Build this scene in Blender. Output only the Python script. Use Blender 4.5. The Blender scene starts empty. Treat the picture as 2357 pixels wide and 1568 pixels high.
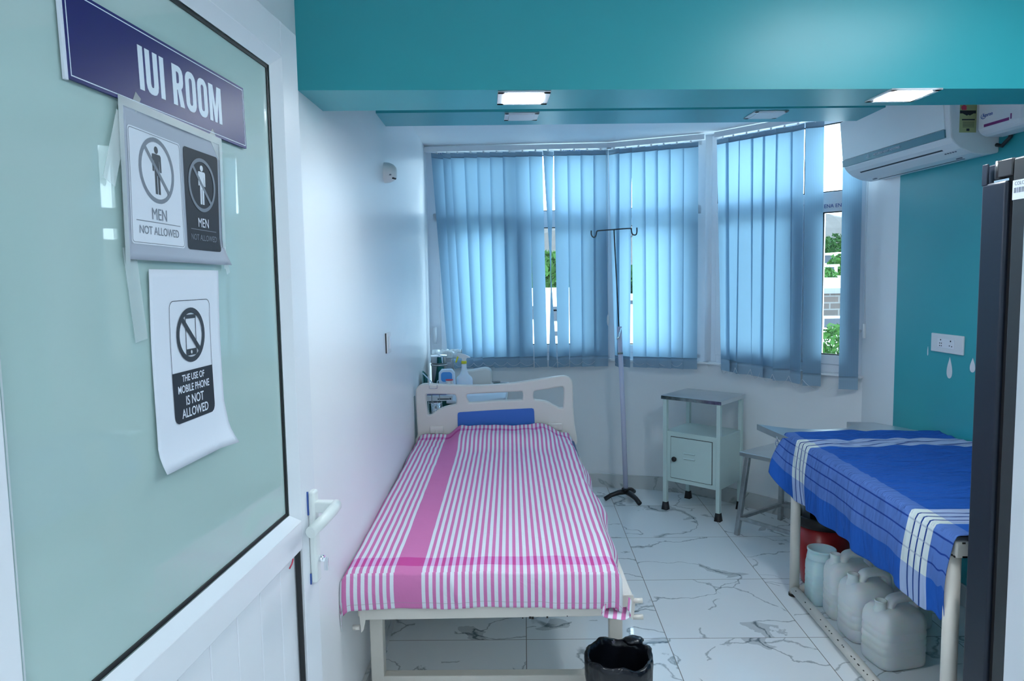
import bpy, bmesh, math, random
from mathutils import Vector, Matrix, noise
random.seed(7)
SC = bpy.context.scene
COL = SC.collection
# ------------------------------------------------------------------ camera
F_PX = 1650.0; CX, CY = 1178.5, 784.0; EYE = 1.54
_v = Vector((313.0, 18690.0, F_PX)).normalized()          # world down seen from the camera (x right, y down, z forward)
_d = Vector((27.0, -146.0, F_PX)); _d = (_d - _v*_d.dot(_v)).normalized()
_r = _v.cross(_d)
def cw(q): return Vector((q.dot(_r), q.dot(_d), -q.dot(_v)))
cam_data = bpy.data.cameras.new('camera'); cam = bpy.data.objects.new('camera', cam_data); COL.objects.link(cam)
cam_data.sensor_width = 36.0; cam_data.lens = F_PX/2357*36; cam_data.clip_start = 0.05; cam_data.clip_end = 500
cx_, cy_, cz_ = cw(Vector((1,0,0))), cw(Vector((0,-1,0))), cw(Vector((0,0,-1)))
M = Matrix.Identity(4)
for i in range(3):
    M[i][0], M[i][1], M[i][2] = cx_[i], cy_[i], cz_[i]
M.translation = Vector((0,0,EYE))
cam.matrix_world = M
SC.camera = cam
# survey helpers: direction of sight of a measured point, met with a known plane
def ray(u, w): return cw(Vector((u-CX, w-CY, F_PX)))
def onZ(u, w, z):
    k = ray(u, w); t = (z-EYE)/k.z; return Vector((k.x*t, k.y*t, z))
def onY(u, w, y):
    k = ray(u, w); t = y/k.y; return Vector((k.x*t, y, EYE+k.z*t))
def onLine(u, w, p0, d):
    k = ray(u, w); n = Vector((-d[1], d[0])); t = (n.x*p0[0]+n.y*p0[1])/(n.x*k.x+n.y*k.y)
    return Vector((k.x*t, k.y*t, EYE+k.z*t))
# ------------------------------------------------------------------ world, exposure
wd = bpy.data.worlds.new('sky'); SC.world = wd; wd.use_nodes = True
nt = wd.node_tree; nt.nodes.clear()
o_ = nt.nodes.new('ShaderNodeOutputWorld'); b_ = nt.nodes.new('ShaderNodeBackground')
tc = nt.nodes.new('ShaderNodeTexCoord'); sp = nt.nodes.new('ShaderNodeSeparateXYZ'); cr = nt.nodes.new('ShaderNodeValToRGB')
cr.color_ramp.elements[0].position = 0.0; cr.color_ramp.elements[0].color = (0.62,0.80,0.92,1)
cr.color_ramp.elements[1].position = 0.35; cr.color_ramp.elements[1].color = (0.60,0.84,1.0,1)
nt.links.new(tc.outputs['Generated'], sp.inputs[0]); nt.links.new(sp.outputs[2], cr.inputs[0])
nt.links.new(cr.outputs[0], b_.inputs[0]); nt.links.new(b_.outputs[0], o_.inputs[0])
b_.inputs[1].default_value = 6.2
SC.view_settings.view_transform = 'Standard'; SC.view_settings.look = 'None'
SC.view_settings.exposure = 0.60; SC.view_settings.gamma = 1.0; SC.view_settings.use_curve_mapping = False
SC.cycles.max_bounces = 10; SC.cycles.diffuse_bounces = 6; SC.cycles.transparent_max_bounces = 12
SC.cycles.sample_clamp_indirect = 12.0
LAMP = 125.0
# ------------------------------------------------------------------ materials
def mat(name, col, rough=0.5, metal=0.0, spec=0.5, var=0.0, vscale=8.0, bump=0.0, bscale=60.0, coat=0.0, alpha=1.0, trans=0.0, emit=None, sss=0.0):
    m = bpy.data.materials.new(name); m.use_nodes = True
    n = m.node_tree; p = n.nodes['Principled BSDF']
    p.inputs['Base Color'].default_value = (*col, 1); p.inputs['Roughness'].default_value = rough
    p.inputs['Metallic'].default_value = metal; p.inputs['Specular IOR Level'].default_value = spec
    p.inputs['Coat Weight'].default_value = coat; p.inputs['Alpha'].default_value = alpha
    p.inputs['Transmission Weight'].default_value = trans
    if sss: p.inputs['Subsurface Weight'].default_value = sss; p.inputs['Subsurface Scale'].default_value = 0.02
    if emit: p.inputs['Emission Color'].default_value = (*emit[:3],1); p.inputs['Emission Strength'].default_value = emit[3]
    tx = n.nodes.new('ShaderNodeTexCoord')
    if var > 0:
        ns = n.nodes.new('ShaderNodeTexNoise'); ns.inputs['Scale'].default_value = vscale; ns.inputs['Detail'].default_value = 5
        mx = n.nodes.new('ShaderNodeMix'); mx.data_type = 'RGBA'
        mx.inputs[6].default_value = (*[c*(1-var) for c in col],1); mx.inputs[7].default_value = (*[min(1,c*(1+var)) for c in col],1)
        n.links.new(tx.outputs['Object'], ns.inputs['Vector']); n.links.new(ns.outputs['Fac'], mx.inputs[0])
        n.links.new(mx.outputs[2], p.inputs['Base Color'])
    if bump > 0:
        nb = n.nodes.new('ShaderNodeTexNoise'); nb.inputs['Scale'].default_value = bscale; nb.inputs['Detail'].default_value = 3
        bp = n.nodes.new('ShaderNodeBump'); bp.inputs['Strength'].default_value = bump; bp.inputs['Distance'].default_value = 0.004
        n.links.new(tx.outputs['Object'], nb.inputs['Vector']); n.links.new(nb.outputs['Fac'], bp.inputs['Height'])
        n.links.new(bp.outputs['Normal'], p.inputs['Normal'])
    return m
class NT:
    def __init__(s, m): s.t = m.node_tree; s.n = s.t.nodes; s.l = s.t.links; s.p = s.n['Principled BSDF']
    def val(s, inp, v):
        if isinstance(v, (int, float)): inp.default_value = v
        elif isinstance(v, tuple): inp.default_value = v if len(v) == 4 else (*v, 1)
        else: s.l.new(v, inp)
    def math(s, op, a, b=0.0, c=None):
        n = s.n.new('ShaderNodeMath'); n.operation = op; s.val(n.inputs[0], a); s.val(n.inputs[1], b)
        if c is not None: s.val(n.inputs[2], c)
        return n.outputs[0]
    def band(s, x, a, b): return s.math('MULTIPLY', s.math('GREATER_THAN', x, a), s.math('LESS_THAN', x, b))
    def mix(s, f, a, b, mode='MIX'):
        n = s.n.new('ShaderNodeMix'); n.data_type = 'RGBA'; n.blend_type = mode
        s.val(n.inputs[0], f); s.val(n.inputs[6], a); s.val(n.inputs[7], b); return n.outputs[2]
    def noise(s, vec, scale, detail=4, dist=0.0, rough=0.5):
        n = s.n.new('ShaderNodeTexNoise'); n.inputs['Scale'].default_value = scale; n.inputs['Detail'].default_value = detail
        n.inputs['Distortion'].default_value = dist; n.inputs['Roughness'].default_value = rough
        if vec is not None: s.l.new(vec, n.inputs['Vector'])
        return n.outputs['Fac']
    def vmath(s, op, a, b):
        n = s.n.new('ShaderNodeVectorMath'); n.operation = op
        for i, q in enumerate((a, b)):
            if isinstance(q, tuple): n.inputs[i].default_value = q
            else: s.l.new(q, n.inputs[i])
        return n.outputs[0]
    def coord(s, k='Object'): return s.n.new('ShaderNodeTexCoord').outputs[k]
    def sep(s, v): n = s.n.new('ShaderNodeSeparateXYZ'); s.l.new(v, n.inputs[0]); return n.outputs
    def comb(s, x, y, z):
        n = s.n.new('ShaderNodeCombineXYZ'); s.val(n.inputs[0], x); s.val(n.inputs[1], y); s.val(n.inputs[2], z); return n.outputs[0]
    def bump(s, h, st, dist):
        n = s.n.new('ShaderNodeBump'); n.inputs['Strength'].default_value = st; n.inputs['Distance'].default_value = dist
        s.l.new(h, n.inputs['Height']); s.l.new(n.outputs['Normal'], s.p.inputs['Normal'])

WHITE = mat('white_wall_paint', (0.84,0.86,0.88), 0.32, var=0.02, vscale=3, bump=0.05, bscale=25)
CEIL = mat('ceiling_paint', (0.85,0.87,0.89), 0.6)
TEAL = mat('teal_paint', (0.034,0.360,0.405), 0.34, var=0.05, vscale=4, bump=0.04, bscale=25)
UPVC = mat('white_upvc', (0.80,0.82,0.86), 0.3)
UPVC_EDGE = mat('upvc_bright', (0.80,0.83,0.87), 0.25)
RUBBER = mat('black_gasket', (0.012,0.014,0.016), 0.5)
CREAM = mat('cream_enamel', (0.74,0.70,0.63), 0.4, var=0.05, vscale=12)
CREAMPL = mat('beige_plastic', (0.74,0.71,0.67), 0.42)
CHIP = mat('chipped_paint', (0.03,0.025,0.02), 0.8)
BLUEPL = mat('blue_laminate', (0.035,0.155,0.56), 0.45)
NAVY = mat('navy_rexine', (0.02,0.05,0.19), 0.45)
STEEL = mat('stainless_steel', (0.62,0.66,0.68), 0.28, metal=0.9, var=0.12, vscale=9)
STEELD = mat('tarnished_steel', (0.42,0.44,0.45), 0.35, metal=0.85, var=0.35, vscale=30)
CHROME = mat('chrome', (0.85,0.87,0.9), 0.08, metal=1.0)
GREYEN = mat('grey_green_enamel', (0.56,0.70,0.68), 0.35, var=0.03)
BLACKR = mat('black_rubber', (0.010,0.011,0.013), 0.55)
BLACKM = mat('black_cast_iron', (0.012,0.013,0.016), 0.4)
DKROD = mat('dark_metal_rod', (0.09,0.10,0.11), 0.35, metal=0.8, var=0.3, vscale=40)
LILAC = mat('pale_painted_tube', (0.62,0.62,0.78), 0.4)
BRACK = mat('black_liner', (0.006,0.008,0.013), 0.25, bump=0.6, bscale=30)
BINBLUE = mat('bin_inside', (0.008,0.012,0.05), 0.4)
FRIDGE = mat('dark_fridge_steel', (0.016,0.023,0.040), 0.42, metal=0.25, var=0.08, vscale=60)
FRIDGE2 = mat('dark_fridge_side', (0.030,0.035,0.040), 0.45, var=0.06, vscale=80)
BLACK = mat('black_gap', (0.004,0.004,0.006), 0.6)
HINGE = mat('hinge_cover_plastic', (0.05,0.05,0.055), 0.3)
PAPER = mat('paper', (0.74,0.78,0.86), 0.7)
INK = mat('dark_ink', (0.035,0.045,0.06), 0.6)
GREYINK = mat('grey_ink', (0.19,0.22,0.27), 0.6)
GREYP = mat('grey_print', (0.40,0.44,0.52), 0.6)
BLKP = mat('charcoal_print', (0.03,0.037,0.05), 0.6, spec=0.25)
TAPE = mat('clear_tape', (0.75,0.83,0.84), 0.35, alpha=0.35)
SIGNBLUE = mat('navy_sign', (0.006,0.009,0.130), 0.4, spec=0.22, var=0.15, vscale=5)
SIGNW = mat('sign_white', (0.72,0.80,0.90), 0.5)
RED = mat('red_bucket_plastic', (0.42,0.018,0.02), 0.3)
PLW = mat('white_plastic', (0.74,0.76,0.78), 0.35)
ACW = mat('ac_white_plastic', (0.82,0.85,0.86), 0.3)
ACT = mat('ac_trim_strip', (0.10,0.25,0.30), 0.25)
JUG = mat('translucent_jug', (0.86,0.90,0.90), 0.42, sss=0.3, var=0.06, vscale=6)
JUGB = mat('bluish_jug', (0.68,0.88,0.92), 0.38, sss=0.3, var=0.06, vscale=6)
PURPLE = mat('purple_print', (0.20,0.02,0.16), 0.5)
BLUEINK = mat('blue_ink', (0.03,0.09,0.35), 0.5)
GREENCL = mat('green_drape', (0.005,0.13,0.12), 0.75, bump=0.3, bscale=40)
YELLOW = mat('yellow_plastic', (0.72,0.68,0.03), 0.4)
PALEBL = mat('pale_blue_plastic', (0.62,0.76,0.92), 0.35)
MIDBLUE = mat('bright_blue_plastic', (0.07,0.33,0.80), 0.35)
REDL = mat('red_label', (0.62,0.05,0.10), 0.5)
SKINBROWN = mat('jar_contents', (0.48,0.40,0.36), 0.5)
LABELY = mat('olive_label', (0.42,0.46,0.22), 0.5)
HANDLEW = mat('ivory_handle', (0.78,0.82,0.80), 0.3)
GLASSY = mat('clear_film', (0.85,0.90,0.92), 0.12, alpha=0.07)
CABLE = mat('dark_cable', (0.02,0.03,0.035), 0.5)

def lamp_mat():
    m = mat('lit_diffuser', (0.9,0.9,0.9), 0.5, emit=(0.88,0.95,1.0,LAMP)); return m
LIT = lamp_mat()
# pane glass: clear, mirror-like at grazing angles
def pane_mat():
    m = bpy.data.materials.new('window_glass'); m.use_nodes = True; n = m.node_tree; n.nodes.clear()
    o = n.nodes.new('ShaderNodeOutputMaterial'); mx = n.nodes.new('ShaderNodeMixShader'); t = n.nodes.new('ShaderNodeBsdfTransparent')
    g = n.nodes.new('ShaderNodeBsdfGlossy'); g.inputs['Roughness'].default_value = 0.01
    fr = n.nodes.new('ShaderNodeFresnel'); fr.inputs[0].default_value = 1.45
    t.inputs[0].default_value = (0.96,0.98,0.98,1)
    n.links.new(fr.outputs[0], mx.inputs[0]); n.links.new(t.outputs[0], mx.inputs[1]); n.links.new(g.outputs[0], mx.inputs[2]); n.links.new(mx.outputs[0], o.inputs[0])
    return m
PANE = pane_mat()
# blind fabric: diffuse + translucent, fine vertical ribs
def blind_mat(name, col, tr, dens):
    m = bpy.data.materials.new(name); m.use_nodes = True; n = m.node_tree; n.nodes.clear()
    o = n.nodes.new('ShaderNodeOutputMaterial'); mx = n.nodes.new('ShaderNodeMixShader')
    d = n.nodes.new('ShaderNodeBsdfDiffuse'); t = n.nodes.new('ShaderNodeBsdfTranslucent')
    uv = n.nodes.new('ShaderNodeTexCoord'); s = n.nodes.new('ShaderNodeSeparateXYZ'); n.links.new(uv.outputs['UV'], s.inputs[0])
    w = n.nodes.new('ShaderNodeMath'); w.operation = 'MULTIPLY'; w.inputs[1].default_value = 2*math.pi*11; n.links.new(s.outputs[0], w.inputs[0])
    c = n.nodes.new('ShaderNodeMath'); c.operation = 'COSINE'; n.links.new(w.outputs[0], c.inputs[0])
    g = n.nodes.new('ShaderNodeMath'); g.operation = 'GREATER_THAN'; g.inputs[1].default_value = 0.72; n.links.new(c.outputs[0], g.inputs[0])
    mc = n.nodes.new('ShaderNodeMix'); mc.data_type = 'RGBA'; mc.inputs[6].default_value = (*tr,1); mc.inputs[7].default_value = (*[q*0.84 for q in tr],1)
    n.links.new(g.outputs[0], mc.inputs[0]); n.links.new(mc.outputs[2], t.inputs[0])
    d.inputs[0].default_value = (*col,1); mx.inputs[0].default_value = dens
    n.links.new(d.outputs[0], mx.inputs[1]); n.links.new(t.outputs[0], mx.inputs[2]); n.links.new(mx.outputs[0], o.inputs[0])
    return m
VANE = blind_mat('blind_fabric', (0.38,0.56,0.72), (0.225,0.365,0.475), 0.58)
HEM = blind_mat('blind_hem_fabric', (0.40,0.56,0.70), (0.16,0.27,0.36), 0.3)
# floor: glossy white marble tiles with grey veins
def floor_mat():
    m = mat('marble_floor_tile', (0.8,0.8,0.8), 0.045, spec=0.62); s = NT(m)
    P = s.coord('Object'); x, y, z = s.sep(P)
    tx = s.math('DIVIDE', s.math('SUBTRACT', x, -0.012), 0.597); ty = s.math('DIVIDE', s.math('SUBTRACT', y, 2.932), 0.59)
    ix = s.math('FLOOR', tx); iy = s.math('FLOOR', ty); fx = s.math('FRACT', tx); fy = s.math('FRACT', ty)
    dx = s.math('MINIMUM', fx, s.math('SUBTRACT', 1.0, fx)); dy = s.math('MINIMUM', fy, s.math('SUBTRACT', 1.0, fy))
    grout = s.math('LESS_THAN', s.math('MINIMUM', dx, dy), 0.0028)
    # every tile is cut from another part of the slab
    off = s.comb(s.math('ADD', s.math('MULTIPLY', ix, 3.37), s.math('MULTIPLY', iy, 1.7)), s.math('MULTIPLY', iy, 5.13), s.math('MULTIPLY', ix, 0.9))
    Q = s.vmath('ADD', P, off)
    wn = s.n.new('ShaderNodeTexNoise'); wn.inputs['Scale'].default_value = 5.0; wn.inputs['Detail'].default_value = 6; s.l.new(Q, wn.inputs['Vector'])
    W = s.vmath('ADD', Q, s.vmath('MULTIPLY', s.vmath('SUBTRACT', wn.outputs['Color'], (0.5,0.5,0.5)), (0.32,0.22,0.3)))
    W2 = s.vmath('MULTIPLY', W, (1.0,1.5,1.0))
    a = s.noise(W2, 1.45, 1.5, 0.2)
    v1 = s.math('ABSOLUTE', s.math('SUBTRACT', a, 0.5))
    wid = s.math('MULTIPLY', s.noise(Q, 4.0, 2), 0.014)
    vein = s.math('SUBTRACT', 1.0, s.math('SMOOTH_MIN', s.math('DIVIDE', v1, wid), 1.0, 0.25))
    vo = s.n.new('ShaderNodeTexVoronoi'); vo.feature = 'DISTANCE_TO_EDGE'; vo.inputs['Scale'].default_value = 1.6; s.l.new(W, vo.inputs['Vector'])
    v2 = s.math('SUBTRACT', 1.0, s.math('MINIMUM', s.math('DIVIDE', vo.outputs['Distance'], 0.013), 1.0))
    gate = s.math('GREATER_THAN', s.noise(Q, 2.2, 2), 0.50)
    v2 = s.math('MULTIPLY', v2, gate)
    smud = s.math('MULTIPLY', s.math('LESS_THAN', v1, 0.028), s.math('GREATER_THAN', s.noise(Q, 2.6, 2), 0.60))
    allv = s.math('MINIMUM', s.math('ADD', s.math('MULTIPLY', vein, 0.75), s.math('ADD', s.math('MULTIPLY', v2, 0.65), s.math('MULTIPLY', smud, 0.38))), 1.0)
    base = s.mix(s.noise(Q, 2.0, 3), (0.80,0.84,0.86), (0.89,0.91,0.92))
    c = s.mix(allv, base, (0.16,0.20,0.22))
    c = s.mix(grout, c, (0.17,0.16,0.14))
    s.l.new(c, s.p.inputs['Base Color'])
    s.l.new(s.math('ADD', 0.04, s.math('MULTIPLY', grout, 0.5)), s.p.inputs['Roughness'])
    return m
FLOOR = floor_mat()
def skirting_mat():
    m = mat('grey_marble_skirting', (0.5,0.5,0.5), 0.12); s = NT(m); P = s.coord('Object')
    a = s.math('ABSOLUTE', s.math('SUBTRACT', s.noise(P, 2.2, 4, 1.2), 0.5))
    v = s.math('SUBTRACT', 1.0, s.math('MINIMUM', s.math('DIVIDE', a, 0.02), 1.0))
    b = s.mix(s.noise(P, 4, 3), (0.50,0.52,0.52), (0.64,0.66,0.66))
    s.l.new(s.mix(s.math('MULTIPLY', v, 0.7), b, (0.22,0.25,0.26)), s.p.inputs['Base Color']); return m
SKIRT = skirting_mat()
def pink_mat():
    m = mat('pink_striped_cotton', (0.8,0.8,0.8), 0.85, spec=0.15); s = NT(m); u, v, _ = s.sep(s.coord('UV'))
    rgt = s.math('GREATER_THAN', u, 0.3040)
    ph = s.math('ADD', 0.2150, s.math('MULTIPLY', rgt, 0.3040+0.0119-0.2150))
    per = s.math('LESS_THAN', s.math('FRACT', s.math('DIVIDE', s.math('SUBTRACT', u, ph), 0.0232)), 0.48)
    gap = s.band(u, 0.3040, 0.3159)
    warp = s.math('MAXIMUM', s.math('MULTIPLY', per, s.math('SUBTRACT', 1.0, gap)), s.band(u, 0.2150, 0.3040))
    weft = s.math('MAXIMUM', s.band(v, 0.165, 0.232), s.band(v, 1.900, 1.945))
    hem = s.math('LESS_THAN', s.math('ABSOLUTE', s.math('SUBTRACT', v, 0.022)), 0.0012)
    tint = (0.64,0.20,0.43)
    c = s.mix(warp, (0.73,0.78,0.82), tint)
    c = s.mix(weft, c, (0.92,0.60,0.86), 'MULTIPLY')
    both = s.math('MULTIPLY', warp, weft); c = s.mix(both, c, (0.58,0.08,0.31))
    c = s.mix(s.math('MULTIPLY', hem, 0.5), c, (0.4,0.3,0.35))
    s.l.new(c, s.p.inputs['Base Color'])
    U2 = s.comb(s.math('ADD', s.math('MULTIPLY', u, 9.0), s.math('MULTIPLY', v, 5.0)), s.math('MULTIPLY', v, 7.0), 0.0)
    s.bump(s.math('ABSOLUTE', s.math('SUBTRACT', s.noise(U2, 1.0, 4, 0.5), 0.5)), 0.45, 0.02); return m
PINK = pink_mat()
def bluecloth_mat():
    m = mat('blue_checked_cotton', (0.02,0.1,0.5), 0.85, spec=0.12); s = NT(m); u, v, _ = s.sep(s.coord('UV'))
    # u = distance from the front fold (negative on the hanging side), v = distance along the couch
    L = s.band(u, -0.155, 0.045)
    def lines(x, ps, w):
        r = None
        for p in ps:
            q = s.math('LESS_THAN', s.math('ABSOLUTE', s.math('SUBTRACT', x, p)), w)
            r = q if r is None else s.math('MAXIMUM', r, q)
        return r
    Ll = lines(u, (-0.105,-0.055,-0.010), 0.0028)
    T = s.math('MAXIMUM', s.band(v, 0.105, 0.245), s.band(v, 1.080, 1.225))
    Tl = lines(v, (0.138,0.172,0.206,1.113,1.150,1.187), 0.0036)
    c = s.mix(L, (0.022,0.115,0.48), (0.10,0.20,0.53))
    c = s.mix(s.math('MULTIPLY', L, Ll), c, (0.02,0.06,0.30))
    white = s.mix(L, (0.40,0.50,0.74), (0.72,0.79,0.78))
    c = s.mix(T, c, white)
    c = s.mix(s.math('MULTIPLY', T, Tl), c, (0.02,0.06,0.26))
    c = s.mix(s.math('MULTIPLY', s.math('MULTIPLY', T, L), s.math('MULTIPLY', Ll, 0.5)), c, (0.3,0.36,0.5))
    s.l.new(c, s.p.inputs['Base Color'])
    top_ = s.math('GREATER_THAN', u, 0.0); U2 = s.comb(s.math('MULTIPLY', u, 5.0), s.math('MULTIPLY', v, 34.0), 0.0)
    cre = s.math('MULTIPLY', s.math('ABSOLUTE', s.math('SUBTRACT', s.noise(U2, 1.0, 3, 0.6), 0.5)), top_)
    U3 = s.comb(s.math('MULTIPLY', u, 6.0), s.math('MULTIPLY', v, 16.0), 3.0)
    dro = s.math('MULTIPLY', s.noise(U3, 1.0, 2, 0.3), s.math('SUBTRACT', 1.0, top_))
    s.bump(s.math('ADD', s.math('MULTIPLY', cre, 1.6), dro), 0.9, 0.03); return m
BLUECL = bluecloth_mat()
def brick_mat():
    m = mat('old_brickwork', (0.4,0.3,0.25), 0.9); s = NT(m)
    b = s.n.new('ShaderNodeTexBrick'); b.inputs['Scale'].default_value = 1.0; b.inputs['Brick Width'].default_value = 0.30; b.inputs['Row Height'].default_value = 0.11
    b.inputs['Mortar Size'].default_value = 0.012; b.inputs['Color1'].default_value = (0.060,0.042,0.036,1); b.inputs['Color2'].default_value = (0.040,0.035,0.034,1); b.inputs['Mortar'].default_value = (0.085,0.085,0.085,1)
    P = s.sep(s.coord('Object')); s.l.new(s.comb(P[0], P[2], 0.0), b.inputs['Vector']); s.l.new(b.outputs['Color'], s.p.inputs['Base Color']); return m
BRICK = brick_mat()
PLASTER = mat('far_white_plaster', (0.75,0.78,0.80), 0.8)
HILL = mat('rocky_hill', (0.060,0.054,0.052), 0.95, var=0.35, vscale=0.35)
LEAF = mat('green_leaves', (0.018,0.050,0.012), 0.7, spec=0.1, var=0.45, vscale=2)
LEAF2 = mat('fresh_green_leaves', (0.032,0.085,0.018), 0.7, spec=0.1, var=0.45, vscale=5)
BARK = mat('tree_bark', (0.12,0.09,0.07), 0.9)
GROUND = mat('far_ground', (0.40,0.42,0.38), 0.95, var=0.2, vscale=0.5)

# ------------------------------------------------------------------ mesh building
def tag(o, label=None, cat=None, group=None, kind=None):
    if label: o['label'] = label
    if cat: o['category'] = cat
    if group: o['group'] = group
    if kind: o['kind'] = kind
    return o
def thing(name, loc, label, cat, group=None, rz=0.0):
    o = bpy.data.objects.new(name, None); COL.objects.link(o); o.location = loc; o.rotation_euler = (0,0,rz)
    o.empty_display_size = 0.1
    return tag(o, label, cat, group)
def struct(name, loc=(0,0,0)):
    o = bpy.data.objects.new(name, None); COL.objects.link(o); o.location = loc; o.empty_display_size = 0.1
    o['kind'] = 'structure'; return o
def wloc(p):
    l = Vector((0,0,0))
    while p is not None: l += p.location; p = p.parent
    return l
class G:
    """collects geometry in world coordinates and links it as one mesh object"""
    def __init__(s): s.bm = bmesh.new(); s.uv = s.bm.loops.layers.uv.new('UVMap')
    def _add(s, pts, faces, mi=0, smooth=False):
        vs = [s.bm.verts.new(Vector(p)) for p in pts]
        out = []
        for f in faces:
            try: q = s.bm.faces.new([vs[i] for i in f])
            except ValueError: continue
            q.material_index = mi; q.smooth = smooth; out.append(q)
        return vs, out
    def box(s, c, sz, ax=None, bev=0.0, mi=0, seg=2):
        c = Vector(c); ax = ax or (Vector((1,0,0)), Vector((0,1,0)), Vector((0,0,1)))
        h = [sz[0]/2, sz[1]/2, sz[2]/2]
        P = [c + ax[0]*(i*h[0]) + ax[1]*(j*h[1]) + ax[2]*(k*h[2]) for i in (-1,1) for j in (-1,1) for k in (-1,1)]
        Fc = [(0,1,3,2),(4,6,7,5),(0,4,5,1),(2,3,7,6),(0,2,6,4),(1,5,7,3)]
        vs, fs = s._add(P, Fc, mi)
        if bev > 0:
            es = list({e for f in fs for e in f.edges})
            r = bmesh.ops.bevel(s.bm, geom=es, offset=bev, segments=seg, profile=0.5, affect='EDGES')
            for f in r['faces']: f.material_index = mi; f.smooth = True
        return s
    def bx(s, x0, x1, y0, y1, z0, z1, bev=0.0, mi=0):
        return s.box(((x0+x1)/2,(y0+y1)/2,(z0+z1)/2), (abs(x1-x0),abs(y1-y0),abs(z1-z0)), None, bev, mi)
    def beam(s, a, b, w, h, up=(0,0,1), bev=0.0, mi=0):
        a, b = Vector(a), Vector(b); d = (b-a); L = d.length; d.normalize()
        up = Vector(up); sd = d.cross(up)
        if sd.length < 1e-4: sd = d.cross(Vector((0,1,0)))
        sd.normalize(); up = sd.cross(d)
        return s.box((a+b)/2, (w, L, h), (sd, d, up), bev, mi)
    def tube(s, path, r, n=12, mi=0, closed=False, cap=True, sx=1.0):
        path = [Vector(p) for p in path]; N = len(path); rings = []
        R = r if isinstance(r, (list, tuple)) else [r]*N
        prev = None
        for i, p in enumerate(path):
            if closed: t = path[(i+1) % N] - path[i-1]
            else: t = path[min(i+1, N-1)] - path[max(i-1, 0)]
            t.normalize()
            if prev is None:
                a = Vector((0,0,1)) if abs(t.z) < 0.9 else Vector((1,0,0)); e = t.cross(a).normalized()
            else:
                e = prev - t*prev.dot(t); e.normalize()
            prev = e.copy(); f = t.cross(e)
            rings.append([s.bm.verts.new(p + (e*math.cos(2*math.pi*k/n)*sx + f*math.sin(2*math.pi*k/n))*R[i]) for k in range(n)])
        for i in range(N if closed else N-1):
            A, B = rings[i], rings[(i+1) % N]
            for k in range(n):
                q = s.bm.faces.new((A[k], A[(k+1)%n], B[(k+1)%n], B[k])); q.smooth = True; q.material_index = mi
        if cap and not closed:
            for rg in (rings[0][::-1], rings[-1]):
                try: q = s.bm.faces.new(rg); q.material_index = mi
                except ValueError: pass
        return s
    def lathe(s, prof, c, n=32, mi=0, ax=None, sx=1.0, sy=1.0, a0=0.0, wob=None):
        c = Vector(c); X, Y, Zv = ax or (Vector((1,0,0)), Vector((0,1,0)), Vector((0,0,1))); rings = []
        for r, z in prof:
            if r < 1e-6: rings.append([s.bm.verts.new(c + Zv*z)])
            else:
                rings.append([s.bm.verts.new(c + (X*math.cos(a0+2*math.pi*k/n)*sx + Y*math.sin(a0+2*math.pi*k/n)*sy)*(r*(wob(k/n, z) if wob else 1)) + Zv*z) for k in range(n)])
        for A, B in zip(rings, rings[1:]):
            for k in range(n):
                if len(A) == 1 and len(B) == 1: break
                if len(A) == 1: f = (A[0], B[(k+1)%n], B[k])
                elif len(B) == 1: f = (A[k], A[(k+1)%n], B[0])
                else: f = (A[k], A[(k+1)%n], B[(k+1)%n], B[k])
                try: q = s.bm.faces.new(f)
                except ValueError: continue
                q.smooth = True; q.material_index = mi
        return s
    def grid(s, fn, nu, nv, uvf=None, mi=0, smooth=True):
        V = [[s.bm.verts.new(Vector(fn(i/nu, j/nv))) for j in range(nv+1)] for i in range(nu+1)]
        for i in range(nu):
            for j in range(nv):
                q = s.bm.faces.new((V[i][j], V[i+1][j], V[i+1][j+1], V[i][j+1])); q.smooth = smooth; q.material_index = mi
                if uvf:
                    for lp, (a, b) in zip(q.loops, ((i,j),(i+1,j),(i+1,j+1),(i,j+1))): lp[s.uv].uv = uvf(a/nu, b/nv)
        return s
    def prism(s, poly, o, ux, uy, n, d0, d1, mi=0, smooth=False):
        o, ux, uy, n = Vector(o), Vector(ux), Vector(uy), Vector(n); N = len(poly)
        A = [o + ux*a + uy*b + n*d0 for a, b in poly]; B = [o + ux*a + uy*b + n*d1 for a, b in poly]
        s._add(A+B, [tuple(range(N))[::-1], tuple(range(N, 2*N))] , mi)
        s._add(A+B, [(i, (i+1)%N, N+(i+1)%N, N+i) for i in range(N)], mi, smooth)
        return s
    def plate(s, loops, o, ux, uy, n, th, bev=0.0, mi=0, text=None, size=1.0, xs=1.0, off=0.0, align='CENTER', spacing=1.0):
        """flat plate with holes (or lettering) laid into a plane, th thick"""
        ux, uy, n, o = Vector(ux), Vector(uy), Vector(n), Vector(o)
        if text is not None:
            cu = bpy.data.curves.new('t', 'FONT'); cu.body = text; cu.size = size; cu.align_x = align; cu.align_y = 'CENTER'; cu.offset = off; cu.resolution_u = 3; cu.space_character = spacing
        else:
            cu = bpy.data.curves.new('t', 'CURVE'); cu.dimensions = '2D'; cu.fill_mode = 'BOTH'
            for lp in loops:
                sp_ = cu.splines.new('POLY'); sp_.points.add(len(lp)-1); sp_.use_cyclic_u = True
                for i, (a, b) in enumerate(lp): sp_.points[i].co = (a, b, 0, 1)
        cu.extrude = max(th/2 - bev, 1e-5); cu.bevel_depth = bev; cu.bevel_resolution = 2
        ob = bpy.data.objects.new('t', cu); me = ob.to_mesh()
        pts = [o + ux*(v.co.x*xs) + uy*v.co.y + n*(v.co.z + th/2) for v in me.vertices]
        fs = [tuple(p.vertices) for p in me.polygons]
        s._add(pts, fs, mi)
        ob.to_mesh_clear(); bpy.data.objects.remove(ob); bpy.data.curves.remove(cu); return s
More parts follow.
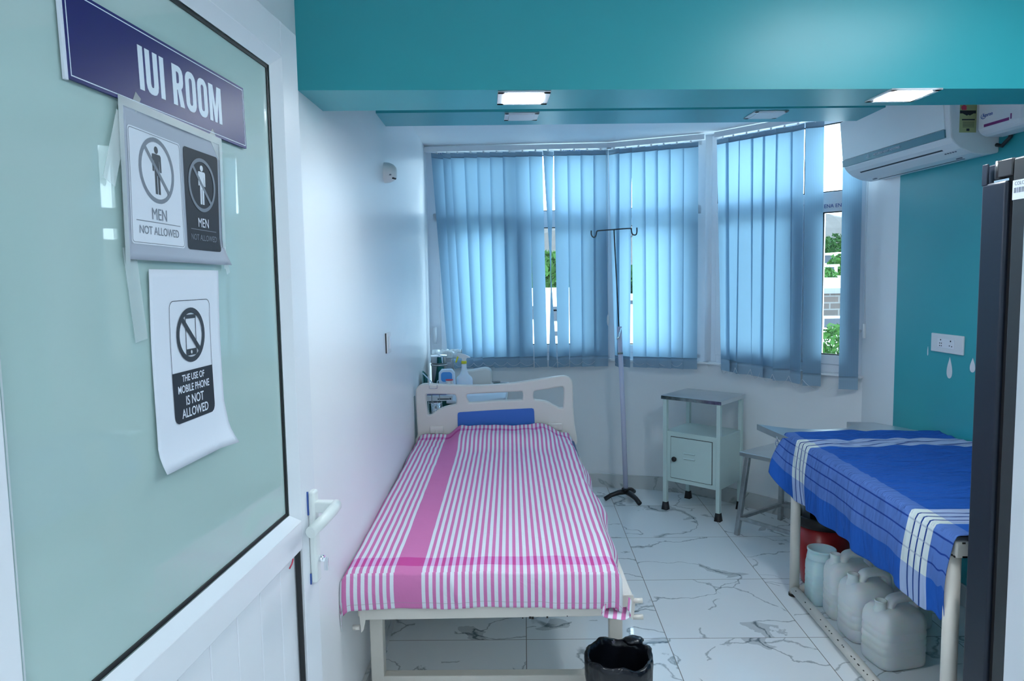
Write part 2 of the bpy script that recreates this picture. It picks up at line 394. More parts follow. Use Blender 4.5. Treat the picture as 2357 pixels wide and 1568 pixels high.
    def build(s, name, mats, parent=None, base=None, merge=True):
        if merge: bmesh.ops.remove_doubles(s.bm, verts=s.bm.verts, dist=1e-6)
        bmesh.ops.recalc_face_normals(s.bm, faces=s.bm.faces)
        me = bpy.data.meshes.new(name)
        if parent is not None: off = wloc(parent)
        elif base is not None: off = Vector(base)
        else:
            X = [v.co for v in s.bm.verts]
            off = Vector(((min(p.x for p in X)+max(p.x for p in X))/2, (min(p.y for p in X)+max(p.y for p in X))/2, min(p.z for p in X)))
        bmesh.ops.translate(s.bm, vec=-off, verts=s.bm.verts)
        s.bm.to_mesh(me); s.bm.free()
        for m in (mats if isinstance(mats, (list, tuple)) else [mats]): me.materials.append(m)
        o = bpy.data.objects.new(name, me); COL.objects.link(o)
        if parent is not None: o.parent = parent
        else: o.location = off
        return o
    def struct(s, name, mats, base=(0,0,0)):
        o = s.build(name, mats, base=base); o['kind'] = 'structure'; return o
def copy_tree(o, parent=None, loc=None, label=None):
    c = o.copy(); COL.objects.link(c); c.parent = parent
    if loc is not None: c.location = loc
    if label: c['label'] = label
    for ch in [x for x in bpy.data.objects if x.parent == o]: copy_tree(ch, c)
    return c
def crom(pts, n=6, closed=True):
    out = []; N = len(pts)
    for i in range(N if closed else N-1):
        if closed: p = [pts[(i+k-1) % N] for k in range(4)]
        else: p = [pts[max(0, min(N-1, i+k-1))] for k in range(4)]
        for j in range(n):
            t = j/n
            out.append(tuple(0.5*(2*p[1][a] + (p[2][a]-p[0][a])*t + (2*p[0][a]-5*p[1][a]+4*p[2][a]-p[3][a])*t*t + (3*p[1][a]-p[0][a]-3*p[2][a]+p[3][a])*t**3) for a in range(len(pts[0]))))
    if not closed: out.append(tuple(pts[-1]))
    return out
def rrect(x0, y0, x1, y1, r, n=5):
    out = []
    for cx, cy, a in ((x1-r,y0+r,-90),(x1-r,y1-r,0),(x0+r,y1-r,90),(x0+r,y0+r,180)):
        for k in range(n+1):
            t = math.radians(a + 90*k/n); out.append((cx+r*math.cos(t), cy+r*math.sin(t)))
    return out
def circ(cx, cy, rx, ry=None, n=40): ry = ry or rx; return [(cx+rx*math.cos(2*math.pi*k/n), cy+ry*math.sin(2*math.pi*k/n)) for k in range(n)]
def sm(a, b, x): t = max(0.0, min(1.0, (x-a)/(b-a))); return t*t*(3-2*t)
X_, Y_, Z_ = Vector((1,0,0)), Vector((0,1,0)), Vector((0,0,1))

# ================================================================== THE ROOM
WR0 = Vector((1.93, 4.10)); WRD = Vector((-0.084, 1.0)).normalized()          # right wall line
WRN = Vector((-WRD.y, WRD.x, 0))                                               # its normal, into the room
def wr(y): return WR0.x + (y-WR0.y)*WRD.x/WRD.y
CEZ = 2.46
curve = [(-0.67,5.17),(0.10,5.165),(0.53,5.155),(0.68,5.118),(0.84,5.082),(0.97,5.041),(1.093,4.984),(1.19,4.92),(1.294,4.837),(1.397,4.735),(1.53,4.585),(1.657,4.43),(1.80,4.255),(1.94,4.09)]
curve = crom(curve, 4, closed=False)
G().bx(-1.5, 3.2, -2.6, 5.4, -0.06, 0.0).struct('floor', FLOOR)
G().prism([(-1.5,-2.6),(3.2,-2.6),(3.2,3.9),(2.1,4.0),(1.45,5.0),(0.8,5.3),(-1.5,5.3)], (0,0,0), X_, Y_, Z_, CEZ, CEZ+0.1).struct('ceiling', CEIL)
# left wall: straight, then bending a little outward towards the window
G().prism([(-0.605,-2.6),(-0.605,2.666),(-0.69,5.4),(-0.85,5.4),(-0.85,-2.6)], (0,0,0), X_, Y_, Z_, 0, CEZ).struct('wall_left', WHITE)
# right wall: white beside the window, teal towards the door
ty = 3.80
g = G()
pA, pB, pC = Vector((wr(4.115),4.115)), Vector((wr(ty),ty)), Vector((wr(0.4),0.4))
for a, b, mi in ((pA,pB,0),(pB,pC,1)):
    g.prism([tuple(a),tuple(b),(b.x+0.15,b.y),(a.x+0.15,a.y+0.02)], (0,0,0), X_, Y_, Z_, 0, CEZ, mi=mi)
g.struct('wall_right', [WHITE, TEAL])
# curved wall under the windows
outer = [(p[0]+0.10*sm(0.6,1.6,p[0])+0.02, p[1]+0.13) for p in curve]
inn = [(p[0]-0.012*sm(0.5,1.2,p[0]), p[1]-0.012) for p in curve]
def curved(name, ins, outs, z1, m):
    # the profile runs up the room side, over the top and down outside, swept along the curve
    N = len(ins)-1
    def face(lo, hi, zl, zh):
        return lambda s, t: ((lo[round(s*N)][0]*(1-t)+hi[round(s*N)][0]*t), (lo[round(s*N)][1]*(1-t)+hi[round(s*N)][1]*t), zl*(1-t)+zh*t)
    g = G(); g.grid(face(ins, ins, 0, z1), N, 1); g.grid(face(ins, outs, z1, z1), N, 1, smooth=False); g.grid(face(outs, outs, z1, 0), N, 1)
    ob = g.build(name, m, base=(0,0,0), merge=False); ob['kind'] = 'structure'; return ob
curved('wall_back', curve, outer, 0.945, WHITE)
curved('baseboard_back', inn, curve, 0.098, SKIRT)
G().prism([(-0.605,0.7),(-0.590,0.7),(-0.590,2.666),(-0.667,5.15),(-0.682,5.15),(-0.605,2.666)], (0,0,0), X_, Y_, Z_, 0, 0.098).struct('baseboard_left', SKIRT)
g = G(); a, b = pC, pA
g.prism([(a.x,a.y),(a.x-0.012,a.y),(b.x-0.012,b.y-0.02),(b.x,b.y-0.02)], (0,0,0), X_, Y_, Z_, 0, 0.098); g.struct('baseboard_right', SKIRT)
# the wall with the doorway, and the passage the camera stands in
G().bx(0.51, 2.5, 0.53, 0.66, 0, CEZ).bx(-0.605, 0.51, 0.53, 0.66, 2.16, CEZ).struct('wall_front', WHITE)
G().bx(2.3, 2.42, -2.6, 0.55, 0, CEZ).struct('wall_passage_right', WHITE)
G().bx(-0.9, 2.4, -2.7, -2.6, 0, CEZ).struct('wall_passage_end', WHITE)
# door lining
g = G()
g.bx(0.447,0.462,0.585,0.655,0,2.11,0.002).bx(0.462,0.51,0.56,0.64,0,2.16,0.003).bx(0.452,0.485,0.50,0.56,0,2.14,0.003)
g.bx(0.459,0.463,0.578,0.586,0,2.11,mi=1)
g.bx(-0.58,0.51,0.56,0.64,2.11,2.16,0.003)
g.bx(-0.604,-0.545,0.56,0.615,0,2.16,0.003)
g.struct('trim_1', [UPVC, RUBBER])
# dropped beams
def zbeam(pts, z0, z1, name, m, m2=None, zs=None):
    g = G(); g.prism(pts, (0,0,0), X_, Y_, Z_, z0, zs or z1)
    if zs: g.prism(pts, (0,0,0), X_, Y_, Z_, zs, z1, mi=1)
    return g.struct(name, [m, m2] if m2 else m)
def ext(a, b, x): t = (x-a.x)/(b.x-a.x); return (x, a.y+(b.y-a.y)*t)
bf = (onZ(717,208,2.055), onZ(1900,205,2.055)); bk_ = (onZ(771,255.4,2.055), onZ(2357,240,2.055))
sf = (onZ(890,260.5,2.245), onZ(1400,254.5,2.245)); sk_ = (onZ(916.8,290.5,2.245), onZ(1400,285,2.245))
zbeam([ext(*bf,-0.61),ext(*bf,2.14),ext(*bk_,2.12),ext(*bk_,-0.61)], 2.055, CEZ+0.01, 'trim_2', TEAL, WHITE, 2.300)
zbeam([ext(*sf,-0.62),ext(*sf,1.575),ext(*sk_,1.575),ext(*sk_,-0.63)], 2.245, CEZ+0.01, 'trim_3', TEAL)
# raised slab: the last bay of ceiling keeps a shallow white lintel over the windows
# ------------------------------------------------------------------ windows
SEG = {1:((-0.700,5.185),(0.60,5.165)), 2:((0.60,5.165),(1.255,4.885)), 3:((1.255,4.885),(1.945,4.105))}
def window(k, mull, sash, z0=0.945, z1=2.452, fr_=0.055, fl_=0.055):
    (ax, ay), (bx_, by) = SEG[k]; A = Vector((ax,ay,0)); B = Vector((bx_,by,0)); d = (B-A); L = d.length; d.normalize(); n = Vector((d.y,-d.x,0))
    if n.y > 0: n = -n
    root = struct('window_%d' % k, A + Z_*z0)
    Fm = lambda s, z, e=0.0: A + d*s + Z_*z + n*e
    def bar(g, s0, s1, za, zb, e0, e1, mi=0, bev=0.003): g.box(Fm((s0+s1)/2, (za+zb)/2, (e0+e1)/2), (s1-s0, e1-e0, zb-za), (d, n, Z_), bev, mi)
    g = G(); fw = 0.055
    bar(g, 0, fl_, z0, z1, -0.05, 0.0); bar(g, L-fr_, L, z0, z1, -0.05, 0.0)
    bar(g, fw, L-fw, z0, z0+0.05, -0.05, 0.0); bar(g, fw, L-fw, z1-fw, z1, -0.05, 0.0)
    bar(g, fw, L-fw, 1.945, 2.005, -0.05, 0.0)
    for m_, w_ in mull: bar(g, m_-w_/2, m_+w_/2, z0+0.05, z1-fw, -0.05, 0.001)
    g.build('window_frame', UPVC, root)
    edges = [fl_] + [q for m_, w_ in mull for q in (m_-w_/2, m_+w_/2)] + [L-fr_]
    bays = list(zip(edges[0::2], edges[1::2]))
    for i, (s0, s1) in enumerate(bays):
        sw = 0.055 if i in sash else 0.012
        g = G()
        za, zb = z0+0.05, 1.945
        bar(g, s0, s0+sw, za, zb, -0.038, 0.012); bar(g, s1-sw, s1, za, zb, -0.038, 0.012)
        bar(g, s0+sw, s1-sw, za, za+sw, -0.038, 0.012); bar(g, s0+sw, s1-sw, zb-sw, zb, -0.038, 0.012)
        g.build('sash', UPVC_EDGE, root)
        for (p0, p1, q0, q1) in ((s0+sw, s1-sw, za+sw, zb-sw), (s0, s1, 2.005, z1-fw)):
            g = G(); e = 0.006
            for (u0,u1,w0,w1) in ((p0,p0+e,q0,q1),(p1-e,p1,q0,q1),(p0,p1,q0,q0+e),(p0,p1,q1-e,q1)): bar(g,u0,u1,w0,w1,-0.012,-0.004,0,0)
            g.build('gasket', RUBBER, root)
            g = G(); g._add([Fm(p0,q0,-0.02),Fm(p1,q0,-0.02),Fm(p1,q1,-0.02),Fm(p0,q1,-0.02)], [(0,1,2,3)]); g.build('pane', PANE, root)
    return root, Fm, L
w1, F1, L1 = window(1, [(0.645,0.075)], (0,1), fl_=0.095)
w2, F2, L2 = window(2, [], (0,), fr_=0.105)
w3, F3, L3 = window(3, [(0.690,0.06)], (0,1))
# handles on the sashes
def whandle(root, Fm, s, z, e=0.012):
    g = G(); g.tube([Fm(s,z,e), Fm(s,z,e+0.03)], 0.010, 10); g.tube([Fm(s,z+0.01,e+0.03), Fm(s,z-0.05,e+0.036), Fm(s,z-0.11,e+0.034)], [0.011,0.012,0.009], 10)
    g.build('window_handle', PLW, root)
whandle(w1, F1, 0.055, 1.18, 0.0); whandle(w3, F3, L3-0.03, 1.2)
# blue maker's lettering left on the frames
for (root, Fm, s, z, t, vert) in ((w3, F3, 0.85, 1.922, 'VEKA VEKA', False), (w3, F3, 0.70, 1.62, 'VEKA', True), (w3, F3, 0.70, 2.16, 'VEKA', True), (w1, F1, 1.05, 2.425, 'VEKA VEKA', False), (w1, F1, 0.12, 2.425, 'VEKA', False)):
    d = (Fm(1,0)-Fm(0,0)).normalized(); n = (Fm(0,0,1)-Fm(0,0)).normalized()
    if vert: G().plate(None, Fm(s,z,0.0135), Z_, -d, n, 0.0004, text=t.replace('VEKA','ENA'), size=0.045).build('protective_film_print', BLUEINK, root)
    else: G().plate(None, Fm(s,z,0.0135), d, Z_, n, 0.0004, text='ENA ENA' if len(t) > 5 else 'ENA', size=0.03).build('protective_film_print', BLUEINK, root)
# sill
g = G()
for k in (1,2,3):
    (ax, ay), (bx_, by) = SEG[k]; a = Vector((ax,ay)); b = Vector((bx_,by)); d = (b-a).normalized(); n = Vector((d.y,-d.x)); n = n if n.y < 0 else -n
    q = [a+n*0.055, b+n*0.055, b-n*0.11, a-n*0.11]
    g.prism([tuple(p) for p in q], (0,0,0), X_, Y_, Z_, 0.934, 0.946)
g.struct('trim_4', WHITE)
# outside reveal posts at the joints, so no light leaks round the frames
g = G()
for (x, y) in ((0.60,5.20),(1.265,4.915),(1.99,4.15)): g.tube([(x,y,0.9),(x,y,CEZ)], 0.042, 12)
g.struct('trim_5', UPVC)

# ================================================================== VERTICAL BLINDS
def blind(name, label, P0, P1, vanes, ztop, zbot, px0, sc, chain=True, flip=1):
    P0, P1 = Vector(P0), Vector(P1); dl = (P1-P0).normalized()
    n = Vector((dl.y, -dl.x)); n = n if n.y < 0 else -n
    root = thing(name, (P0.x, P0.y, 0.9), label, 'blind', 'vertical blinds across the bay window')
    a = P0 - dl*0.03; b = P1 + dl*0.02
    A3 = Vector((a.x,a.y,2.432)); B3 = Vector((b.x,b.y,2.432))
    G().beam(A3, B3, 0.042, 0.034, bev=0.003).build('headrail', UPVC, root)
    zb_l = []
    for (tl, tr_, bl, br, zb, mode) in vanes:
        zb = zb or zbot
        U = [px0 + q/sc for q in (tl, tr_, bl, br)]
        def place(ul, ur, z):
            # centre on the rail line, turned so that it shows the measured breadth
            uc = (ul+ur)/2; c = onLine(uc, 640, P0, dl); W = 0.1
            vd = Vector((c.x, c.y)).normalized(); face = Vector((vd.y, -vd.x))      # across the line of sight
            full = F_PX*W/c.y*1.0
            k = max(-1.0, min(1.0, (ur-ul)/full)); ang = math.acos(k)
            return c, face, vd, ang
        # lean of plumb lines in the lens is handled by solving at both heights
        def solve(ul, ur, z):
            w = CY
            for _ in range(3):
                p = onLine((ul+ur)/2, w, P0, dl); 
                q = Vector((p.x, p.y, z - EYE)); w = CY + F_PX*( (q.x*_r.y + q.y*_d.y - q.z*_v.y) / (q.x*_r.z + q.y*_d.z - q.z*_v.z))
            p = onLine((ul+ur)/2, w, P0, dl); vd = Vector((p.x,p.y)).normalized(); face = Vector((vd.y,-vd.x))
            k = max(-1.0, min(1.0, (ur-ul)/(F_PX*0.1/p.y))); return Vector((p.x,p.y)), face, vd, math.acos(k)
        ct, ft, vt, at = solve(U[0], U[1], ztop); cb, fb, vb, ab = solve(U[2], U[3], zb)
        if mode == 'twist': ab = math.pi - ab
        at *= flip; ab *= flip
        H = ztop - zb
        def fn(s, t, dz=0.0, off=0.0):
            z = zb + t*H; c = cb.lerp(ct, t); ang = ab + (at-ab)*t
            f = fb.lerp(ft, t); v = vb.lerp(vt, t)
            dx = f*math.cos(ang) + v*math.sin(ang); nn = Vector((dx.y, -dx.x))
            w = (s-0.5)*0.1
            p = c + dx*w - nn*(0.0035*(1-(2*s-1)**2)) + nn*off
            return (p.x, p.y, z)
        hb = 0.075/H
        v_ = G().grid(lambda s, t: fn(s, t), 6, 18, lambda s, t: (s, t)).build('vane', VANE, root)
        g = G(); g.grid(lambda s, t: fn(s, (1-abs(2*t-1))*hb, 0, 0.0014*math.cos(math.pi*t)), 6, 6, lambda s, t: (s,t)); g.build('hem', HEM, v_)
        g = G(); g.grid(lambda s, t: fn(s, 1-(1-abs(2*t-1))*0.022, 0, 0.0014*math.cos(math.pi*t)), 6, 4, lambda s, t: (s,t)); g.build('top_hem', HEM, v_)
        g = G(); g.grid(lambda s, t: fn(0.03+s*0.94, hb*(0.08+0.62*t), 0, 0.0), 4, 1)
        g.build('bottom_weight', PLW, v_)
        # hanger clip
        top = Vector(fn(0.5, 1.0)); g = G(); g.box(top + Z_*0.010, (0.012,0.004,0.026), (Vector((dl.x,dl.y,0)), Vector((n.x,n.y,0)), Z_), 0.001); g.build('hanger', PLW, v_)
        zb_l.append((Vector(fn(0.03, hb*0.55, 0, 0.003)), Vector(fn(0.97, hb*0.55, 0, 0.003))))
    if chain:
        g = G()
        for (la, ra), (lb, rb) in zip(zb_l, zb_l[1:]):
            p, q = la, lb; dist = (p-q).length; sag = 0.05 if dist < 0.13 else 0.11
            if chain == 'loose': sag = 0.12
            pts = [p.lerp(q, t/10) + Vector((n.x,n.y,0))*0.012 - Z_*(sag*4*(t/10)*(1-t/10)*0.5) for t in range(11)]
            g.tube(pts, 0.0011, 5)
        g.build('chain', PLW, root)
    return root
v1 = [(38,118,160,205),(118,178,200,268),(172,268,262,337),(266,357,332,402),(355,447,396,482),(445,538,478,568),(535,628,563,657),(623,720,654,748),(716,808,757,845),(815,885,855,912,'twist'),(890,986,918,996),(983,1078,1003,1091),(1075,1168,1086,1173),(1165,1262,1170,1266)]
v1 = [(a,b,c,d,None,(e[0] if e else '')) for a,b,c,d,*e in v1]
b1 = blind('vertical_blind', 'wide pale blue vertical blind behind the bed, its left slats swung aside', (-0.655,5.075), (0.60,5.055), v1, 2.405, 0.90, 980, 3.0159)
v2 = [(62,133,107,134),(130,219,130,206),(219,309,229,319),(306,394,316,405),(390,481,402,487),(478,573,484,567),(572,670,560,664)]
v2 = [(a,b,c,d,None,'') for a,b,c,d in v2]
b2 = blind('vertical_blind', 'narrow pale blue vertical blind in the middle, behind the drip stand', (0.612,5.045), (1.18,4.81), v2, 2.405, 0.90, 1380, 2.958, flip=-1)
v3 = [(1650.7,1676,1660,1679),(1673,1702,1676,1696),(1703,1733,1694,1728.5),(1731,1760,1730,1755),(1758,1790,1753,1780),(1788,1823,1779,1818),(1822,1850,1819,1841),(1855,1897,1848,1888),(1944,1986,1931,1973)]
v3 = [(a,b,c,d,[.905,.90,.895,.89,.885,.878,.872,.866,.868][i],'') for i,(a,b,c,d) in enumerate(v3)]
b3 = blind('vertical_blind', 'pale blue vertical blind by the air conditioner, with a missing slat', (1.275,4.73), (1.89,4.04), v3, 2.405, 0.88, 0, 1.0, chain='loose', flip=-1)
# cord weights
g = G(); c = onY(1400,737,4.99); g.lathe([(0,-0.012),(0.018,-0.010),(0.022,0),(0.018,0.010),(0,0.012)], c, 20, ax=(X_*0.45+Y_*0.15, Z_*1.9, -Y_)); g.tube([c+Z_*0.03, (c.x-0.002,5.03,1.9), (c.x-0.003,5.04,2.41)], 0.0012, 5); g.build('cord_weight', PLW, b1)
g = G(); c = onLine(1989,762,(1.89,4.02),(-0.6,0.65)); g.box(c, (0.018,0.018,0.085), bev=0.006); g.tube([c+Z_*0.04, (c.x,c.y,1.8), (c.x,c.y+0.0,2.41)], 0.0014, 5); g.tube([c+Z_*0.04+X_*0.006, (c.x-0.012,c.y,1.8), (c.x-0.004,c.y,2.41)], 0.0014, 5); g.build('cord_weight', PLW, b3)

# ================================================================== CEILING LIGHTS
def downlight(c, lit, label, ax_a, ax_b):
    root = thing('ceiling_light', (c.x,c.y,c.z), label, 'ceiling light', 'square panel lights in the dropped beams')
    ax = (ax_a, ax_b, Z_); g = G(); s = 0.148; f = 0.019
    for sx, sy, w, h in ((-1,0,f,s),(1,0,f,s),(0,-1,s,f),(0,1,s,f)):
        g.box(c + ax_a*(sx*(s-f)/2) + ax_b*(sy*(s-f)/2) - Z_*0.0025, (w,h,0.005), ax, 0.001)
    g.build('frame', PLW, root)
    g = G(); g.box(c - Z_*0.0035, (s-2*f,s-2*f,0.005), ax); g.build('diffuser', LIT if lit else PLW, root)
ba = Vector((1,0.055,0)).normalized(); bb = Vector((-0.055,1,0)).normalized()
downlight(Vector((0.006,2.113,2.055)), True, 'lit square ceiling light above the bed side, in the front beam', ba, bb)
downlight(Vector((1.120,2.178,2.055)), True, 'lit square ceiling light near the air conditioner, in the front beam', ba, bb)
downlight(Vector((0.000,3.225,2.245)), False, 'unlit square ceiling light above the bed, in the rear beam', ba, bb)
downlight(Vector((1.090,3.290,2.245)), False, 'unlit square ceiling light near the drip stand side, in the rear beam', ba, bb)
# unseen glowing panels, added as fill light for the doorway and near bay
def panel(c, w, h, strength, label):
    root = thing('fill_panel_light', (c[0],c[1],CEZ), label, 'ceiling light', 'unseen fill-light panels added by the door')
    m = mat('fill_panel_diffuser', (0.9,0.9,0.9), 0.5, emit=(0.80,0.92,1.0,strength))
    g = G(); g.box((c[0],c[1],CEZ-0.006), (w+0.04,h+0.04,0.012), bev=0.003); g.build('frame', PLW, root)
    g = G(); g.box((c[0],c[1],CEZ-0.014), (w,h,0.004)); g.build('diffuser', m, root)
panel((0.75,-1.3), 0.9, 0.9, 10.0, 'added fill-light panel, unseen, on the passage ceiling behind the viewer')
panel((1.30,1.25), 0.6, 0.6, 9.0, 'added fill-light panel, unseen, on the ceiling over the fridge')

# ================================================================== ENTRANCE DOOR
DP = Vector((-0.486,1.600,0)); DT = Vector((0.0515,1,0)).normalized(); DN = Vector((DT.y,-DT.x,0))
def D(s, z, e=0.0): return DP + DT*s + Z_*z + DN*e
door = struct('door_1', D(-0.95, 0.0, -0.02))
AXD = (DT, DN, Z_)
def dbar(g, s0, s1, z0, z1, e0, e1, mi=0, bev=0.002): g.box(D((s0+s1)/2,(z0+z1)/2,(e0+e1)/2), (s1-s0, e1-e0, z1-z0), AXD, bev, mi)
def bead(g, s0, s1, z0, z1, side):
    # sloping glazing bead round the glass: outer edge proud, inner edge set back
    o = {'L':((s0,-0.012),(s1,0.0)), 'R':((s0,0.0),(s1,-0.012))}
g = G()
dbar(g, -0.090, 0.0, 0.01, 2.071, -0.045, 0.0); dbar(g, -0.955, -0.890, 0.01, 2.071, -0.045, 0.0)
dbar(g, -0.890, -0.090, 1.998, 2.071, -0.045, 0.0); dbar(g, -0.890, -0.090, 0.958, 1.020, -0.045, 0.0); dbar(g, -0.890, -0.090, 0.01, 0.09, -0.045, 0.0)
dbar(g, -0.004, 0.020, 0.01, 2.075, -0.060, -0.036)
g.build('door_frame', UPVC, door)
g = G()
def strip(a0, a1, b0, b1):   # quad prism: outer line a0-a1 at the face, inner line b0-b1 recessed
    A = [D(*a0, 0.0), D(*a1, 0.0), D(*b1, -0.016), D(*b0, -0.016)]
    g._add(A, [(0,1,2,3)])
zi0, zi1, si0, si1 = 1.041, 1.975, -0.868, -0.118
strip((-0.890,1.020),(-0.090,1.020),(si0,zi0),(si1,zi0)); strip((-0.090,1.020),(-0.090,1.998),(si1,zi0),(si1,zi1))
strip((-0.090,1.998),(-0.890,1.998),(si1,zi1),(si0,zi1)); strip((-0.890,1.998),(-0.890,1.020),(si0,zi1),(si0,zi0))
g.build('glazing_bead', UPVC_EDGE, door)
g = G(); e = 0.007
for (a,b,c,d_) in ((si0,si0+0.0,zi0,zi1),(si1-e,si1,zi0,zi1),(si0,si1,zi0,zi0+e),(si0,si1,zi1-e,zi1)): 
    if b > a: dbar(g, a, b, c, d_, -0.0215, -0.0185, 0, 0)
g.build('gasket', RUBBER, door)
GLASSD = mat('back_painted_glass', (0.43,0.58,0.55), 0.5, spec=0.5, coat=1.0, var=0.03, vscale=2)
GLASSD.node_tree.nodes['Principled BSDF'].inputs['Coat Roughness'].default_value = 0.015
GLASSD.node_tree.nodes['Principled BSDF'].inputs['Coat IOR'].default_value = 1.5
GLASSD.node_tree.nodes['Principled BSDF'].inputs['Roughness'].default_value = 0.6
g = G(); dbar(g, si0-0.01, si1+0.01, zi0-0.01, zi1+0.01, -0.027, -0.021, 0, 0); g.build('glass_panel', GLASSD, door)
# lower panel: tongue and groove boards with a bead round it
g = G(); k = -0.870; bwid = 0.0985
while k < -0.10:
    dbar(g, k+0.0012, min(k+bwid, -0.10)-0.0012, 0.085, 0.962, -0.024, -0.016, 0, 0.0015); k += bwid
dbar(g, -0.88, -0.095, 0.08, 0.965, -0.030, -0.0235, 0, 0); g.build('lower_panel', UPVC, door)
g = G(); dbar(g, -0.100, -0.095, 0.09, 0.958, -0.015, -0.004, 0, 0); g.build('gasket', RUBBER, door)
# handle set
hd = G(); dbar(hd, -0.052, -0.022, 0.862, 1.072, 0.0, 0.016, 0, 0.005); hd = hd.build('handle_plate', HANDLEW, door)
g = G(); zc = 1.035
g.box(D(-0.037, zc, 0.033), (0.024, 0.044, 0.026), AXD, 0.004)
P = [D(-0.028,zc,0.058), D(-0.060,zc-0.001,0.060), D(-0.105,zc-0.006,0.056), D(-0.165,zc-0.014,0.046)]
g.tube(P, [0.014,0.014,0.0135,0.013], 12, sx=0.85)
g.build('lever', HANDLEW, hd)
g = G(); g.tube([D(-0.037,0.915,0.012), D(-0.037,0.915,0.028)], 0.0075, 14); g.box(D(-0.037,0.902,0.032),(0.003,0.010,0.030),AXD,0.001); g.build('key', CHROME, hd)
g = G(); dbar(g, -0.0545,-0.0515,1.02,1.073,0.0,0.003,0,0); dbar(g, -0.0545,-0.0515,0.861,0.885,0.0,0.003,0,0); g.build('film_remnant', BLUEINK, hd)
g = G(); g.tube([D(-0.145,0.935,-0.010),D(-0.140,0.944,-0.006),D(-0.132,0.952,-0.006)], 0.0016, 6); g.build('wire_bit', REDL, door)

# --- signs on the glass
def frame4(bl, br, tl, e=-0.0185):
    o = D(*bl, e); ux = (D(*br, e)-o); uy = (D(*tl, e)-o); return o, ux, uy, ux.length, uy.length
def sheet(name, o, ux, uy, m, label, cat, curl, th=0.0008, nu=24, nv=24):
    n = ux.cross(uy).normalized()
    if n.dot(DN) < 0: n = -n
    g = G()
    f = lambda dd: (lambda s, t: o + ux*s + uy*t + n*(curl(s, t)+dd))
    g.grid(f(th), nu, nv); g.grid(f(0), nu, nv)
    for e in range(4):
        def fe(s, t, e=e):
            a = ((s,0),(1,s),(s,1),(0,s))[e]; return f(th*t)(*a)
        g.grid(fe, nu, 1)
    ob = g.build(name, m); return tag(ob, label, cat), n
# room sign: stiff vinyl board
o, ux, uy, W, Hh = frame4((-0.732,1.785),(-0.246,1.787),(-0.735,1.894))
uxn, uyn = ux.normalized(), uy.normalized(); n = DN
g = G(); g.plate([[(0,0),(W,0),(W,Hh),(0,Hh)]], o, uxn, uyn, n, 0.004); sign = g.build('room_sign', SIGNBLUE)
tag(sign, 'navy blue room name board with white letters at the top of the door glass', 'sign')
g = G(); g.plate([[(0.004,0.004),(W-0.004,0.004),(W-0.004,Hh-0.004),(0.004,Hh-0.004)],[(0.0053,0.0053),(W-0.0053,0.0053),(W-0.0053,Hh-0.0053),(0.0053,Hh-0.0053)]], o+n*0.004, uxn, uyn, n, 0.0004); g.build('border_line', SIGNW, sign)
LET = {'I':(0.20,[[(0,0),(0.20,0),(0.20,1),(0,1)]]),
 'U':(0.54,[[(0,1),(0,0.22),(0.03,0.10),(0.10,0.02),(0.20,-0.01),(0.34,-0.01),(0.44,0.02),(0.51,0.10),(0.54,0.22),(0.54,1),(0.34,1),(0.34,0.24),(0.32,0.17),(0.27,0.15),(0.22,0.17),(0.20,0.24),(0.20,1)]]),
 'R':(0.56,[[(0,0),(0.20,0),(0.20,0.40),(0.24,0.40),(0.34,0),(0.56,0),(0.43,0.44),(0.51,0.52),(0.54,0.62),(0.54,0.82),(0.50,0.92),(0.42,0.98),(0.32,1),(0,1)],[(0.20,0.56),(0.28,0.56),(0.33,0.60),(0.34,0.65),(0.34,0.78),(0.32,0.83),(0.27,0.85),(0.20,0.85)]]),
 'O':(0.56,[rrect(0,-0.01,0.56,1.01,0.24,6), rrect(0.20,0.15,0.36,0.85,0.075,6)]),
 'M':(0.76,[[(0,0),(0.19,0),(0.19,0.60),(0.31,0),(0.45,0),(0.57,0.60),(0.57,0),(0.76,0),(0.76,1),(0.50,1),(0.38,0.42),(0.26,1),(0,1)]])}
lh = 0.060; tot = 0; xs_ = []
for ch in 'IUI ROOM':
    if ch == ' ': tot += 0.30; continue
    xs_.append((ch, tot)); tot += LET[ch][0] + 0.10
ls = 0.250/tot
g = G()
for ch, x_ in xs_:
    g.plate([[(a*ls, b*lh) for a, b in lp] for lp in LET[ch][1]], o+uxn*(W*0.555-0.121+x_*ls)+uyn*(Hh*0.50-lh/2)+n*0.004, uxn, uyn, n, 0.0004)
g.build('lettering', SIGNW, sign)
g = G(); g.plate([[(-0.006,-0.002),(0.0,-0.002),(0.0,Hh+0.003),(-0.006,Hh+0.003)]], o, uxn, uyn, n, 0.0035); g.build('board_edge', PAPER, sign)
